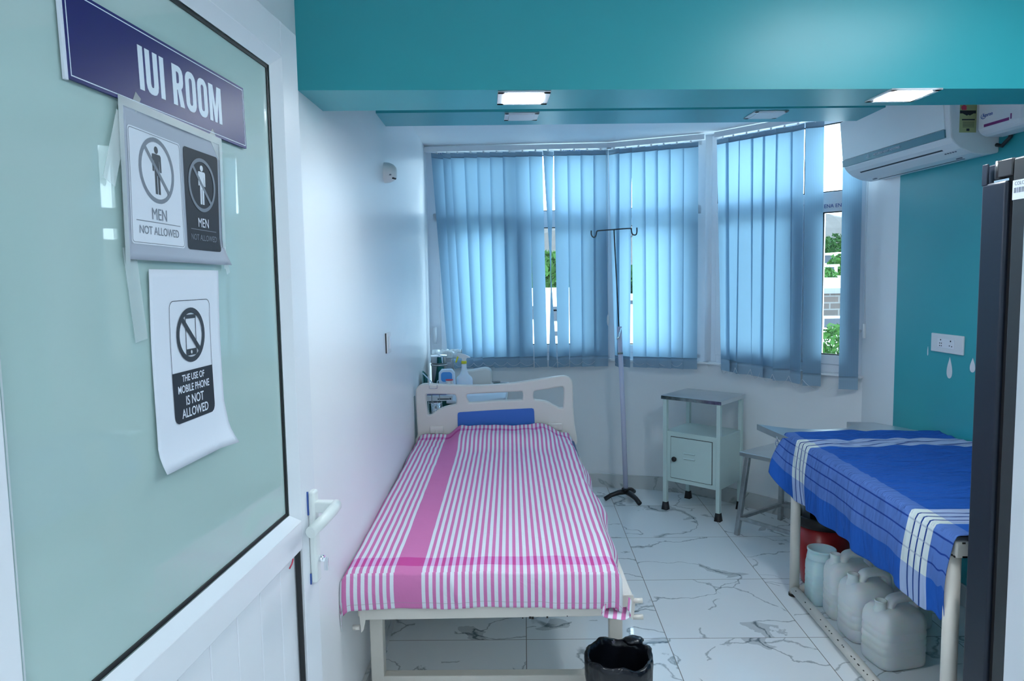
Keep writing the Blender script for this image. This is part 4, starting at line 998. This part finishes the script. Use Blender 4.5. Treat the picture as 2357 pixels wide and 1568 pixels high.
# ================================================================== BEDSIDE CABINET
FL = Vector((0.912,4.628,0)); e1 = Vector((0.282,-0.246,0)).normalized(); e2 = Vector((0.246,0.282,0)).normalized()
CW, CD = 0.372, 0.306
cb = thing('bedside_cabinet', FL+e1*CW/2+e2*CD/2, 'grey-green metal bedside cabinet with an open shelf and steel top on rubber feet', 'cabinet')
def C(a, b, z): return FL + e1*a + e2*b + Z_*z
AXC = (e1, e2, Z_)
def cbar(g, a0,a1,b0,b1,z0,z1,bev=0.0015,mi=0): g.box(C((a0+a1)/2,(b0+b1)/2,(z0+z1)/2),(a1-a0,b1-b0,z1-z0),AXC,bev,mi)
lw = 0.013
for a in (0, CW):
    for b in (0, CD):
        g = G(); cbar(g, a-lw,a+lw,b-lw,b+lw,0.045,0.735); lg = g.build('leg', GREYEN, cb)
        G().lathe([(0,0),(0.028,0),(0.027,0.006),(0.020,0.052),(0,0.052)], C(a,b,0), 4, ax=(e1,e2,Z_), a0=math.pi/4).build('rubber_foot', BLACKR, lg)
g = G(); cbar(g, lw,CW-lw,-0.004,0.004,0.195,0.525); cbar(g, -0.004,0.004,lw,CD-lw,0.195,0.525); cbar(g, CW-0.004,CW+0.004,lw,CD-lw,0.195,0.525); cbar(g, lw,CW-lw,CD-0.004,CD+0.004,0.195,0.525); cbar(g,0,CW,0,CD,0.195,0.203); cbar(g,-0.006,CW+0.006,-0.006,CD+0.006,0.518,0.528)
g.build('carcass', GREYEN, cb)
g = G(); cbar(g, 0.040,CW-0.040,-0.0062,-0.0042,0.222,0.496,0.0); cbg = g.build('door_gap', BLACK, cb)
g = G(); cbar(g, 0.043,CW-0.043,-0.010,-0.0055,0.225,0.493,0.0015); dr_ = g.build('door', GREYEN, cb)
g = G(); g.tube([C(0.075,-0.010,0.352),C(0.075,-0.026,0.352)], [0.010,0.0165], 16); g.lathe([(0.0165,0),(0.0165,0.006),(0.011,0.012),(0,0.013)], C(0.075,-0.024,0.352), 18, ax=(e1,Z_,-e2)); g.build('knob', BLACKR, dr_)
g = G()
for z in (0.362,0.396): g.prism([(0.0,0.0),(-0.0015,0.008),(-0.007,0.0)], C(0.135,-0.010,z), e2, Z_, e1, 0.0, 0.080, smooth=False)
g.build('louvre', GREYEN, dr_)
g = G()
for z in (0.361,0.395): cbar(g, 0.137,0.213,-0.0108,-0.0100,z-0.002,z,0)
g.build('louvre_slot', BLACK, dr_)
g = G(); cbar(g, -0.022,CW+0.022,-0.020,CD+0.022,0.735,0.762,0.002); g.build('steel_top', STEEL, cb)
g = G(); cbar(g, -0.0225,CW+0.0225,-0.0215,-0.020,0.737,0.758,0); g.build('top_rim', mat('mirror_rim',(0.5,0.52,0.54),0.12,metal=1.0,var=0.8,vscale=35), cb)

# ================================================================== STEEL STOOL
f1, f2, f3 = Vector((1.236,4.139,0)), Vector((1.581,4.394,0)), Vector((1.478,3.835,0)); f4 = f2+f3-f1
cc = (f1+f4)/2
st = thing('steel_stool', cc, 'tarnished stainless steel stool with splayed legs between the cabinet and the couch', 'stool')
sx_ = (f3-f1).normalized(); sy_ = (f2-f1).normalized()
g = G(); g.box(cc+Z_*0.487,(0.395,0.395,0.026),(sx_,sy_,Z_),0.003); g.build('seat', STEEL, st)
for f in (f1,f2,f3,f4):
    t = cc + (f-cc)*0.80 + Z_*0.476; G().beam(f+Z_*0.001, t, 0.026, 0.026, up=sy_, bev=0.002).build('leg', STEELD, st)
for a, b in ((f1,f2),(f1,f3),(f2,f4),(f3,f4)):
    A = cc+(a-cc)*0.955+Z_*0.105; B = cc+(b-cc)*0.955+Z_*0.105; G().beam(A,B,0.020,0.020,bev=0.002).build('stretcher', STEELD, st)

# ================================================================== EXAMINATION COUCH
ec = thing('examination_couch', (1.55,2.9,0), 'cream pipe-framed examination couch with a steel top along the right wall', 'examination couch')
xw = lambda y: wr(y)-0.012
CT = 0.755
top_poly = [(1.262,2.075),(xw(2.075),2.075),(xw(3.40),3.40)]
bd = [(1.205,3.71),(1.262,3.645),(1.36,3.585),(1.50,3.560),(1.62,3.585),(1.670,3.65),(1.682,3.735),(1.815,3.715),(xw(3.45)-0.01,3.45)]
g = G()
poly = [(1.262,2.075),(xw(2.075),2.075),(xw(3.45)-0.01,3.45),(1.815,3.715),(1.682,3.735),(1.670,3.65),(1.62,3.585),(1.50,3.560),(1.36,3.585),(1.275,3.640),(1.205,3.71),(1.255,3.36)]
g.plate([[p for p in poly]], (0,0,CT-0.030), X_, Y_, Z_, 0.030); g.build('steel_top', STEEL, ec)
for (x, y) in ((1.272,3.335),(1.268,2.095),(1.84,3.36),(1.95,2.095)): G().tube([(x,y,0.0),(x,y,0.71)], 0.0225, 16).build('leg', CREAM, ec)
g = G(); g.bx(1.255,1.300,2.06,2.105,0.695,0.745,0.006); g.bx(1.30,1.97,2.065,2.10,0.70,0.735,0.003); g.bx(1.262,1.292,2.10,3.34,0.695,0.725,0.003); g.bx(1.27,1.85,3.32,3.345,0.70,0.724)
g.tube([(1.268,2.095,0.030),(1.272,3.335,0.030)], 0.0215, 14); g.tube([(1.272,3.335,0.030),(1.84,3.36,0.030)], 0.0200, 14)
g.tube([(1.272,3.335,0.452),(1.84,3.35,0.452)], 0.010, 10)
g.build('pipe_frame', CREAM, ec)
g = G()
for k in range(26):
    y = 2.15+random.random()*1.15; g.box((1.268-0.012-0.004*random.random(),y,0.046+0.003*random.random()),(0.004,0.004+0.005*random.random(),0.003),None,0.0008)
for k in range(5): g.box((1.2535,2.065+0.035*random.random(),0.70+0.044*(k%2)),(0.002,0.008,0.005))
for k in range(5): g.box((1.256+0.04*random.random(),2.0592,0.70+0.042*(k%2)),(0.009,0.002,0.005))
g.build('paint_chip', CHIP, ec)
G().tube([(1.272,3.335,0.0),(1.272,3.335,0.012)], 0.026, 14).build('foot_cap', CHIP, ec)
G().bx(1.395,1.432,3.56,3.60,0.0,0.73,0.003).build('grey_post', mat('grey_post_paint',(0.36,0.40,0.40),0.4), ec)
# chain hanging from the plate edge
g = G(); c0 = Vector((1.236,3.50,0.735))
def link(c, vert):
    pts = []
    for k in range(12):
        a = 2*math.pi*k/12; u = math.cos(a)*0.007; w = math.sin(a)*0.013
        pts.append(c + (Vector((0,u,w)) if vert else Vector((u,0,w))))
    g.tube(pts, 0.0022, 6, closed=True)
for k in range(7): link(c0 - Z_*(0.012+0.0185*k) + Vector((0.0,0,0)), k % 2 == 0)
g.build('chain', CHROME, ec)

# ---- blue sheet over the couch
def blue_sheet():
    V0, V1 = 2.060, 3.445; DH = 0.262; TWd = 0.70
    def fn(s, t):
        y = V0 + (V1-V0)*t; wallx = xw(y)-0.004; top = wallx - 1.252
        # s: 0 at the wall, 1 at the hanging hem
        u = s*(TWd+DH)
        if u < TWd:
            f = u/TWd; x = wallx - top*f; z = CT + 0.008
            cr = noise.noise(Vector((x*3.5, y*15+2.0*math.sin(x*4), 1.7))); c2 = noise.noise(Vector((x*9, y*26+x*8, 5)))
            k = 0.25 + 0.75*sm(2.3,2.6,y)
            z += (0.015*abs(cr) + 0.007*c2)*k*(0.35+0.65*sm(0.0,0.12,x-1.25)) + 0.006*sm(0.08,0.0,abs(y-3.42))*(1+noise.noise(Vector((x*6,1,1))))
            # long soft fold near the near end
            z += 0.010*sm(0.10,0.0,abs(y-2.50+0.10*(x-1.25)))*sm(1.35,1.6,x)
            r = 0.012; e = u-(TWd-r)
            if e > 0: z -= r-math.sqrt(max(0,r*r-e*e))
            return (x, y + 0.022*noise.noise(Vector((x*5,y*2,0)))*sm(0.0,0.08,min(t,1-t)), z)
        d = u-TWd; q = d/DH
        wav = 0.010*math.sin(y*17+0.5)*q + 0.007*math.sin(y*41)*q*q + 0.010*noise.noise(Vector((y*6,d*4,3)))*q
        x = 1.250 - 0.010*q - wav - 0.012*math.sin(q*math.pi)
        z = CT - 0.006 - d*0.985 + 0.006*math.sin(y*19)*q*q
        yy = y
        fe = sm(3.34,3.445,y)*q; x -= 0.055*fe; yy -= 0.01*fe; z += 0.085*fe
        ne = sm(2.20,2.06,y)*q; z -= 0.018*ne + 0.015*ne*math.sin(y*90); yy += 0.035*ne
        return (x, yy, z)
    def uv(s, t): return (TWd - s*(TWd+DH), (V1-V0)*t)
    g = G(); g.grid(fn, 130, 220, uv); ob = g.build('couch_sheet', BLUECL)
    so = ob.modifiers.new('cloth_thickness', 'SOLIDIFY'); so.thickness = 0.0016; so.offset = 1
    tag(ob, 'blue cotton sheet with white checked bands hanging over the couch edge', 'bed sheet')
    # loose corner hanging at the far end
    def fc(s, t):
        a = 1-s; return (1.252 + 0.11*s - 0.075*t*(1-s*0.6) - 0.01*math.sin(s*9)*t, 3.445 + 0.012*math.sin(s*6) - 0.02*t*(1-s), CT+0.004 - t*(0.165 + 0.06*s) - 0.0*s)
    g = G(); g.grid(fc, 20, 16, lambda s, t: (-0.2-0.05*s, 1.3+0.05*t)); oc = g.build('hanging_corner', BLUECL, ob); so = oc.modifiers.new('cloth_thickness','SOLIDIFY'); so.thickness = 0.0016
blue_sheet()

# ================================================================== BUCKETS AND CANS
bk = thing('bucket', (1.470,3.485,0), 'red plastic bucket with a black rim under the examination couch', 'bucket')
G().lathe([(0,0.004),(0.095,0.004),(0.100,0.0),(0.104,0.01),(0.126,0.30),(0.122,0.30),(0.100,0.012),(0,0.012)], (1.470,3.485,0), 40).build('bucket_body', RED, bk)
G().lathe([(0.127,0.298),(0.138,0.300),(0.140,0.312),(0.139,0.345),(0.134,0.352),(0.127,0.345),(0.122,0.30),(0.098,0.016),(0,0.016)], (1.470,3.485,0), 40).build('black_rim', BLACKR, bk)
def jerrycan(name, c, rz, w, d, h, m, label, neck=True, cap=False):
    root = thing(name, (c[0],c[1],0), label, 'jerrycan', 'plastic cans on the floor under the couch', rz)
    R = Matrix.Rotation(0,3,'Z')
    # body: rounded box loft, shoulders slope to the neck in front (-d) and to the handle arch behind
    def sect(z, a, b, oy=0.0):
        n = 32; P = []
        for k in range(n):
            t = 2*math.pi*k/n; ct, s_ = math.cos(t), math.sin(t); e = 0.42
            P.append((math.copysign(abs(ct)**e, ct)*a, oy+math.copysign(abs(s_)**e, s_)*b, z))
        return P
    g = G(); H = h
    secs = [sect(0.0,w*0.44,d*0.42), sect(0.008,w*0.485,d*0.47), sect(0.02,w*0.5,d*0.485)]
    k = 0.05
    while k < H*0.55:
        secs += [sect(k,w*0.5,d*0.49), sect(k+0.006,w*0.492,d*0.482), sect(k+0.010,w*0.492,d*0.482), sect(k+0.016,w*0.5,d*0.49)]; k += 0.030
    secs += [sect(H*0.62,w*0.5,d*0.49), sect(H*0.70,w*0.49,d*0.485), sect(H*0.78,w*0.45,d*0.46), sect(H*0.835,w*0.36,d*0.40), sect(H*0.85,w*0.10,d*0.12)]
    rings = [[g.bm.verts.new(Vector(p)) for p in S] for S in secs]
    for A, B in zip(rings, rings[1:]):
        for q in range(32):
            f = g.bm.faces.new((A[q],A[(q+1)%32],B[(q+1)%32],B[q])); f.smooth = True
    g.bm.faces.new(rings[0][::-1]); g.bm.faces.new(rings[-1])
    off = wloc(root); bmesh.ops.translate(g.bm, vec=off, verts=g.bm.verts); g.build('can_body', m, root)
    if neck:
        g = G(); r = 0.021; g.lathe([(r+0.008,H*0.77),(r+0.003,H*0.84),(r,H*0.86),(r,H*0.93),(r+0.002,H*0.935),(r+0.002,H*0.955),(r-0.003,H*0.955),(r-0.003,H*0.80)], Vector((-w*0.30,0,0))+off, 22); g.build('neck', m, root)
        g = G(); P = [(-w*0.13,0,H*0.80),(-w*0.11,0,H*0.88),(-w*0.04,0,H*0.945),(w*0.14,0,H*0.965),(w*0.34,0,H*0.950),(w*0.44,0,H*0.88),(w*0.455,0,H*0.72)]
        P = crom(P, 5, closed=False); g.tube([Vector(p)+off for p in P], [0.018]*len(P), 14, sx=1.45); g.build('handle', m, root)
    else:
        g = G(); g.lathe([(0.066,H*0.80),(0.062,H*0.88),(0.060,H*0.93),(0.064,H*0.935),(0.064,H*0.965),(0.058,H*0.97),(0.056,H*0.90),(0,H*0.89)], off, 30); g.build('wide_mouth', m, root)
    return root
jerrycan('jerrycan', (1.440,2.745), math.radians(12), 0.205, 0.165, 0.268, JUG, 'nearest white jerrycan, square and open-necked, under the couch')
jerrycan('jerrycan', (1.425,2.945), math.radians(4), 0.195, 0.160, 0.288, JUG, 'white jerrycan directly behind the nearest one under the couch')
jerrycan('jerrycan', (1.430,3.125), math.radians(-4), 0.190, 0.135, 0.300, JUG, 'tall white jerrycan with an upright handle, third from the front')
jerrycan('jerrycan', (1.368,3.262), math.radians(0), 0.125, 0.12, 0.268, JUGB, 'bluish wide-mouthed can beside the far couch leg', neck=False)
jerrycan('jerrycan', (1.640,3.04), math.radians(10), 0.19, 0.15, 0.290, JUG, 'white jerrycan at the back near the wall, half hidden by the others')
# waste bin in front
wbn = thing('waste_bin', (0.296,2.27,0), 'small round waste bin lined with a black bag at the foot of the bed', 'waste bin')
cx, cy = 0.296, 2.275
G().lathe([(0,0.0),(0.075,0.0),(0.080,0.006),(0.104,0.275),(0.106,0.285),(0.100,0.285),(0.076,0.010),(0,0.010)], (cx,cy,0), 36).build('bin_body', BINBLUE, wbn)
wob = lambda a, z: 1 + 0.020*math.sin(2*math.pi*a*5+z*20)+0.012*math.sin(2*math.pi*a*13+z*60)+0.012*math.sin(2*math.pi*a*23+z*30)
g = G(); g.lathe([(0.106,0.19),(0.110,0.22),(0.112,0.25),(0.113,0.275),(0.112,0.288),(0.106,0.296),(0.098,0.293),(0.094,0.27),(0.085,0.18),(0.074,0.06),(0.05,0.03),(0,0.028)], (cx,cy,0), 90, wob=wob)
for v in g.bm.verts:
    if v.co.z > 0.27:
        a = math.atan2(v.co.y-cy, v.co.x-cx); v.co.z += 0.006*math.sin(a*3+1)+0.004*math.sin(a*7)
g.build('bag_liner', BRACK, wbn)
g = G(); g.lathe([(0,0),(0.022,0.004),(0.028,0.012),(0.020,0.022),(0,0.026)], (cx+0.060,cy+0.083,0.283), 16, sx=1.3, wob=lambda a, z: 1+0.12*math.sin(a*31)); g.build('bag_knot', BRACK, wbn)

# ================================================================== FRIDGE
fr = thing('refrigerator', (1.55,1.65,0), 'tall dark grey refrigerator seen from its side just inside the doorway', 'refrigerator')
G().bx(1.252,1.86,1.30,1.880,0.02,1.822,0.006).build('cabinet', FRIDGE2, fr)
G().bx(1.262,1.85,1.878,1.905,0.04,1.78).build('door_seal', BLACK, fr)
g = G(); g.bx(1.250,1.86,1.902,2.003,0.03,1.770,0.008); g.bx(1.250,1.256,1.980,2.003,1.765,1.822,0.002); g.bx(1.266,1.86,1.902,2.003,1.765,1.820,0.004); g.build('door', FRIDGE, fr)
g = G(); g.bx(1.2525,1.275,1.885,1.955,1.779,1.824,0.003); g.tube([(1.262,1.945,1.777),(1.262,1.945,1.824)], 0.012, 14); g.build('hinge_cover', HINGE, fr)
g = G(); g.bx(1.256,1.268,1.90,1.96,1.768,1.774); g.build('hinge_pin', CHROME, fr)
sk = G().bx(1.2512,1.252,1.755,1.878,1.715,1.764).build('barcode_sticker', PAPER, fr)
g = G(); yy = 1.872; 
while yy > 1.77:
    w = random.choice((0.0015,0.003,0.004)); g.bx(1.2508,1.2512,yy-w,yy,1.732,1.745); yy -= w+random.choice((0.0015,0.003))
g.plate(None, (1.2512,1.825,1.755), -Y_, Z_, -X_, 0.0004, text='COLOR: BLACK', size=0.013); g.plate(None, (1.2512,1.815,1.724), -Y_, Z_, -X_, 0.0004, text='00000000', size=0.008)
g.build('print', GREYINK, sk)

# ================================================================== AIR CONDITIONER on the right wall
def A(y, dd, z): return Vector((wr(y), y, z)) + WRN*dd
W3 = Vector((WRD.x, WRD.y, 0))
ac = thing('air_conditioner', A(3.53,0,2.02), 'white split air conditioner high on the right wall beside the window', 'air conditioner')
ya, yb = 3.115, 3.960
def extr(g, prof, y0, y1, mi=0, smooth=False, nseg=1):
    P0 = [A(y0,d,z) for d,z in prof]; P1 = [A(y1,d,z) for d,z in prof]; N = len(prof)
    g._add(P0+P1, [tuple(range(N)), tuple(range(N,2*N))[::-1]], mi); g._add(P0+P1, [(i,N+i,N+(i+1)%N,(i+1)%N) for i in range(N)], mi, smooth)
body = [(0.0,2.030),(0.070,2.020),(0.125,2.028),(0.170,2.048),(0.200,2.072),(0.214,2.092),(0.218,2.130),(0.237,2.332),(0.222,2.342),(0.0,2.342)]
g = G(); extr(g, body, ya, yb); ob = g.build('casing', ACW, ac)
bv = ob.modifiers.new('soft_edges','BEVEL'); bv.width = 0.006; bv.segments = 2; bv.limit_method = 'ANGLE'
g = G(); extr(g, [(0.217,2.134),(0.224,2.134),(0.243,2.328),(0.236,2.334)], ya+0.03, yb); g.build('front_panel', ACW, ac)
g = G(); extr(g, [(0.211,2.096),(0.2225,2.098),(0.2255,2.131),(0.213,2.131)], ya+0.03, yb+0.001); g.build('trim_strip', ACT, ac)
lt = G().plate(None, A(3.56,0.2255,2.1145), -W3, Z_, WRN, 0.0006, text='MITSUBISHI HEAVY INDUSTRIES', size=0.0155).build('maker_name', SIGNW, ac)
g = G()
for a in (90,210,330):
    t = math.radians(a); c = Vector((math.cos(t),math.sin(t)))*0.006; d = c.normalized(); q = Vector((-d.y,d.x))
    g.prism([tuple(c-d*0.006),tuple(c+q*0.0035),tuple(c+d*0.006),tuple(c-q*0.0035)], A(3.715,0.2255,2.1145), -W3, Z_, WRN, 0, 0.0006)
g.build('three_diamond_mark', SIGNW, ac)
g = G(); extr(g, [(0.178,2.0535),(0.184,2.0585),(0.1835,2.0590),(0.1775,2.0540)], ya+0.10, yb-0.10); extr(g, [(0.076,2.0210),(0.081,2.0216),(0.081,2.0206),(0.076,2.0200)], ya+0.10, yb-0.10); g.build('outlet_flap_gap', INK, ac)
g = G()
for k in range(5): c = A(3.16+0.016*k,0.160,2.042); g.box(c-WRN*0.0-Z_*0.0, (0.006,0.006,0.004))
for y in (3.22, 3.86): g.box(A(y,0.10,2.0235), (0.008,0.035,0.006))
g.build('indicator_marks', GREYINK, ac)
g = G(); c = A(ya,0.0,0)
def end(d, z, e=0.0): return A(ya,d,z) - W3*e
O = Vector((A(ya,0,0).x,A(ya,0,0).y,0)); l0, l1, lz = 0.106, 0.180, 2.113
g.prism([(l0,lz),(l1,lz),(l1,lz+0.150),(l0,lz+0.150)], O, WRN, Z_, -W3, 0, 0.0008); el = g.build('energy_label', LABELY, ac)
def lb(g, a, b, c, d, e0=0.0008, e1=0.0014): g.prism([(a,b),(c,b),(c,d),(a,d)], O, WRN, Z_, -W3, e0, e1)
g = G(); lb(g,l0+0.004,lz+0.078,l1,lz+0.090); g.prism([(l0+0.014,lz+0.078),(l1-0.012,lz+0.078),(l0+0.037,lz+0.066)], O, WRN, Z_, -W3, 0.0008, 0.0014)
lb(g,l0+0.008,lz+0.050,l1-0.010,lz+0.055); lb(g,l0+0.030,lz+0.006,l0+0.043,lz+0.016)
for k in range(5): lb(g,l0+0.010,lz+0.022+0.005*k,l1-0.014,lz+0.0235+0.005*k,0.0008,0.0012)
g.build('label_print', BLKP, el)
g = G(); g.plate([circ(0,0,0.006,n=20)], O+WRN*(l0+0.037)+Z_*(lz+0.066)-W3*0.0016, -WRN, Z_, -W3, 0.0004); g.build('round_mark', LABELY, el)
g = G(); g.prism([(l1-0.028,lz+0.092),(l1-0.008,lz+0.092),(l1-0.004,lz+0.105),(l1-0.016,lz+0.114),(l1-0.028,lz+0.108)], O, WRN, Z_, -W3, 0.0008, 0.0014); g.build('red_mark', REDL, el)
g = G(); g.tube([A(ya+0.01,0.02,2.06)-W3*0.02, A(ya-0.04,0.02,2.05), A(ya-0.075,0.012,2.08), A(ya-0.085,0.012,2.16), A(ya-0.085,0.012,2.30)], 0.008, 10); g.build('cable', CABLE, ac)
# voltage stabiliser
vs = thing('voltage_stabiliser', A(2.96,0,2.085), 'white voltage stabiliser with a purple bar, nearer than the air conditioner', 'voltage stabiliser')
pr = [(0.0,2.087),(0.085,2.087),(0.112,2.098),(0.120,2.118),(0.120,2.36),(0.0,2.36)]
g = G(); extr(g, pr, 2.848, 3.095); ob = g.build('casing', PLW, vs); bv = ob.modifiers.new('soft_edges','BEVEL'); bv.width = 0.018; bv.segments = 4; bv.limit_method = 'ANGLE'
g = G(); extr(g, [(0.119,2.121),(0.1212,2.121),(0.1212,2.132),(0.119,2.132)], 2.915, 3.050); extr(g, [(0.119,2.124),(0.1212,2.124),(0.1212,2.145),(0.119,2.145)], 2.902, 2.908); g.build('purple_bar', PURPLE, vs)
G().plate(None, A(3.032,0.1203,2.168), -W3, Z_, WRN, 0.0005, text='Amron', size=0.020, off=0.0004).build('maker_name', BLUEINK, vs)
g = G(); g.plate([circ(0,0,0.015,0.011), circ(0.001,0.001,0.0135,0.0095)], A(3.055,0.1204,2.166), -W3, Z_, WRN, 0.0005); g.build('swoosh', BLUEINK, vs)

# ================================================================== RIGHT WALL FITTINGS
sp1 = onLine(2148,763,WR0,WRD); sp2 = onLine(2220,822,WR0,WRD); y0, y1 = sp2.y, sp1.y; zt = sp1.z-0.006; zb = zt-0.088
so_ = thing('socket_plate', A((y0+y1)/2,0,zb), 'white double socket plate on the teal wall above the couch', 'socket')
def wbox(g, ya_, yb_, d0, d1, z0, z1, bev=0.001, mi=0): g.box(A((ya_+yb_)/2,(d0+d1)/2,(z0+z1)/2),(abs(yb_-ya_),d1-d0,z1-z0),(W3,WRN,Z_),bev,mi)
g = G(); wbox(g, y0,y1,0,0.010,zb,zt,0.003); g.build('plate', PLW, so_)
ym = (y0+y1)/2; hw = (y1-y0)
g = G(); wbox(g, ym-hw*0.25, ym+hw*0.27, 0.010,0.012,zb+0.022,zt-0.022,0.0008); g.build('module_frame', UPVC, so_)
g = G(); cy1 = ym+hw*0.17; cy2 = ym-hw*0.14; zc = (zb+zt)/2
for (yy, dz, r) in ((cy1,0.016,0.0035),(cy1-0.006,0,0.003),(cy1+0.006,0,0.003),(cy1-0.006,-0.012,0.003),(cy1+0.006,-0.012,0.003),(cy2,0.014,0.004),(cy2-0.009,-0.010,0.003),(cy2+0.007,-0.008,0.003)):
    g.tube([A(yy,0.011,zc+dz),A(yy,0.0125,zc+dz)], r, 10)
g.build('pin_hole', BLACK, so_)
def drop(y, z, w, h, label):
    P = [(math.sin(t)*w/2*(0.5-0.5*math.cos(t))**0.55 if True else 0, h/2*math.cos(t)) for t in [2*math.pi*k/40 for k in range(40)]]
    P = []
    for k in range(40):
        t = 2*math.pi*k/40; P.append((w/2*math.sin(t)*math.sin(t/2)**1.3*1.15, h/2*math.cos(t)))
    g = G(); g.plate([P], A(y,0.0002,z), -W3, Z_, WRN, 0.0012); tag(g.build('wall_decal', PLW), label, 'wall decal', 'white marks on the teal wall')
p = onLine(2186,847,WR0,WRD); drop(p.y, p.z, 0.045, 0.10, 'white drop-shaped patch on the teal wall under the socket plate')
p = onLine(2239,841,WR0,WRD); drop(p.y, p.z, 0.040, 0.065, 'white oval patch on the teal wall beside the fridge edge')
p = onLine(2136,808,WR0,WRD); drop(p.y, p.z, 0.008, 0.045, 'thin white chip on the teal wall left of the socket plate')

# ================================================================== OUTSIDE
GZ = -7.0
G().grid(lambda s,t: (-60+140*s, 6.5+140*t, GZ), 4, 4).struct('ground', GROUND)
HILLZ = 0
def hill(s, t):
    x = -60+170*s; y = 62+70*t
    h = 15.5*sm(0,0.45,t) + 2.4*noise.noise(Vector((x*0.06,y*0.06,0))) + 1.1*noise.noise(Vector((x*0.3,y*0.3,2))) 
    return (x, y, GZ - 0.5 + h)
G().grid(hill, 140, 50, smooth=False).struct('hillside', HILL)
rnd = random.Random(3)
def tree(c, r, h, m, label, nb=420, leaf=0.22, group='trees outside the window'):
    root = thing('tree', (c[0],c[1],GZ), label, 'tree', group)
    G().tube([(c[0],c[1],GZ),(c[0]+0.1,c[1],h-r*0.6)], [0.16,0.07], 8).build('trunk', BARK, root)
    g = G()
    for _ in range(nb):
        while True:
            p = Vector((rnd.uniform(-1,1),rnd.uniform(-1,1),rnd.uniform(-1,1)))
            if 0.2 < p.length < 1: break
        p = Vector((c[0]+p.x*r, c[1]+p.y*r, h+p.z*r*0.8)); a = Vector((rnd.gauss(0,1),rnd.gauss(0,1),rnd.gauss(0,1))).normalized(); b = a.cross(Vector((rnd.gauss(0,1),rnd.gauss(0,1),0.3))).normalized()
        s_ = leaf*rnd.uniform(0.6,1.3)
        g._add([p-a*s_, p-b*s_*0.45, p+a*s_, p+b*s_*0.45], [(0,1,2,3)])
    g.build('foliage', m, root)
def at(u, w, y): return onY(u, w, y)
p = at(1262,640,24); tree((p.x,p.y), 1.05, p.z, LEAF2, 'green tree seen through the gap in the wide blind', 1500, 0.20)
p = at(1200,650,31); tree((p.x-1.0,p.y), 1.3, p.z, LEAF, 'darker tree further off behind the wide blind', 900, 0.26)
p = at(1425,660,26); tree((p.x,p.y), 1.0, p.z, LEAF, 'green tree between the wide and the middle blind', 600, 0.22)
p = at(1655,610,30); tree((p.x,p.y), 1.2, p.z, LEAF2, 'green tree at the left edge of the right-hand window', 900, 0.22)
for (u, w, y, r, lb) in ((1888,572,46,1.0,'bushy tree on the hill foot, left of the pair'),(1934,568,50,1.2,'bushy tree on the hill foot, right of the pair'),(1936,608,30,0.55,'light green tree beside the small white houses'),(1894,640,22,0.42,'little tree in front of the small white houses')):
    p = at(u, w, y); tree((p.x,p.y), r, p.z, LEAF2 if y < 40 else LEAF, lb, 700, 0.12*r+0.03)
p = at(1912,795,7.4); tree((p.x,p.y), 0.27, p.z, LEAF2, 'leafy tree close below the right-hand window', 420, 0.045)
def house(u0, u1, w0, y, dep, label, m=PLASTER, wins=()):
    a = at(u0, w0, y); b = at(u1, w0, y); root = thing('house', ((a.x+b.x)/2, y+dep/2, GZ), label, 'house', 'houses outside the window')
    G().bx(a.x,b.x,y,y+dep,GZ,a.z).build('wall', m, root)
    G().bx(a.x-0.05,b.x+0.05,y-0.06,y+dep,a.z,a.z+0.08).build('parapet', PLASTER, root)
    for (u, w, ww, hh) in wins:
        c = at(u, w, y); G().bx(c.x-ww/2,c.x+ww/2,y-0.03,y,c.z-hh/2,c.z+hh/2).build('window', BLKP, root)
    return root
house(1180,1420,677,16,3,'large white building behind the wide blind', wins=((1279,711,0.12,0.10),(1281,726,0.16,0.26),(1282,768,0.12,0.10),(1216,720,0.3,0.3)))
house(1425,1600,690,19.5,3,'white building behind the middle blind', wins=((1455,684+12,0.1,0.1),(1500,760,0.4,0.4)))
house(1616,1720,672,14,3,'white building at the left of the right-hand window', wins=((1690,740,0.3,0.3),))
house(1896,1925,588,34,3,'small white house with a terrace, upper of the two', wins=((1905,596,0.4,0.4),))
house(1898,1928,614,28,3,'stepped white house below the upper one', wins=((1912,624,0.25,0.3),))
house(1930,1960,584,40,3,'white house behind the others at the hill foot')
house(1880,1975,648,19,2,'long low white house behind the brick wall')
# brick wall
a = at(1780,668,12); b = at(2000,660,12)
bwl = thing('brick_wall', ((a.x+b.x)/2,12.15,GZ), 'weathered brick wall with a cement top below the right-hand window', 'brick wall')
G().bx(a.x,b.x,12.0,12.3,at(1900,728,12).z,at(1900,676,12).z).build('brickwork', BRICK, bwl)
G().bx(a.x,b.x,11.96,12.34,at(1900,676,12).z,at(1900,664,12).z).build('cement_coping', mat('grey_cement',(0.11,0.115,0.12),0.9,var=0.3,vscale=3), bwl)
G().bx(a.x,b.x,12.0,12.3,GZ,at(1900,728,12).z).build('plastered_base', PLASTER, bwl)
c = at(1925,740,12); G().bx(c.x-0.2,c.x+0.25,11.96,12.0,c.z-0.1,c.z+0.05).build('window', BLKP, bwl)
c = at(1932,522,110); 
G().lathe([(0,0),(0.9,0),(0.9,2.6),(1.3,2.8),(1.3,3.6),(0,3.9)], (c.x,c.y,c.z-1.2), 16).build('water_tower', PLASTER)
tag(bpy.data.objects['water_tower'], 'small pale water tower on the hill crest', 'water tower')
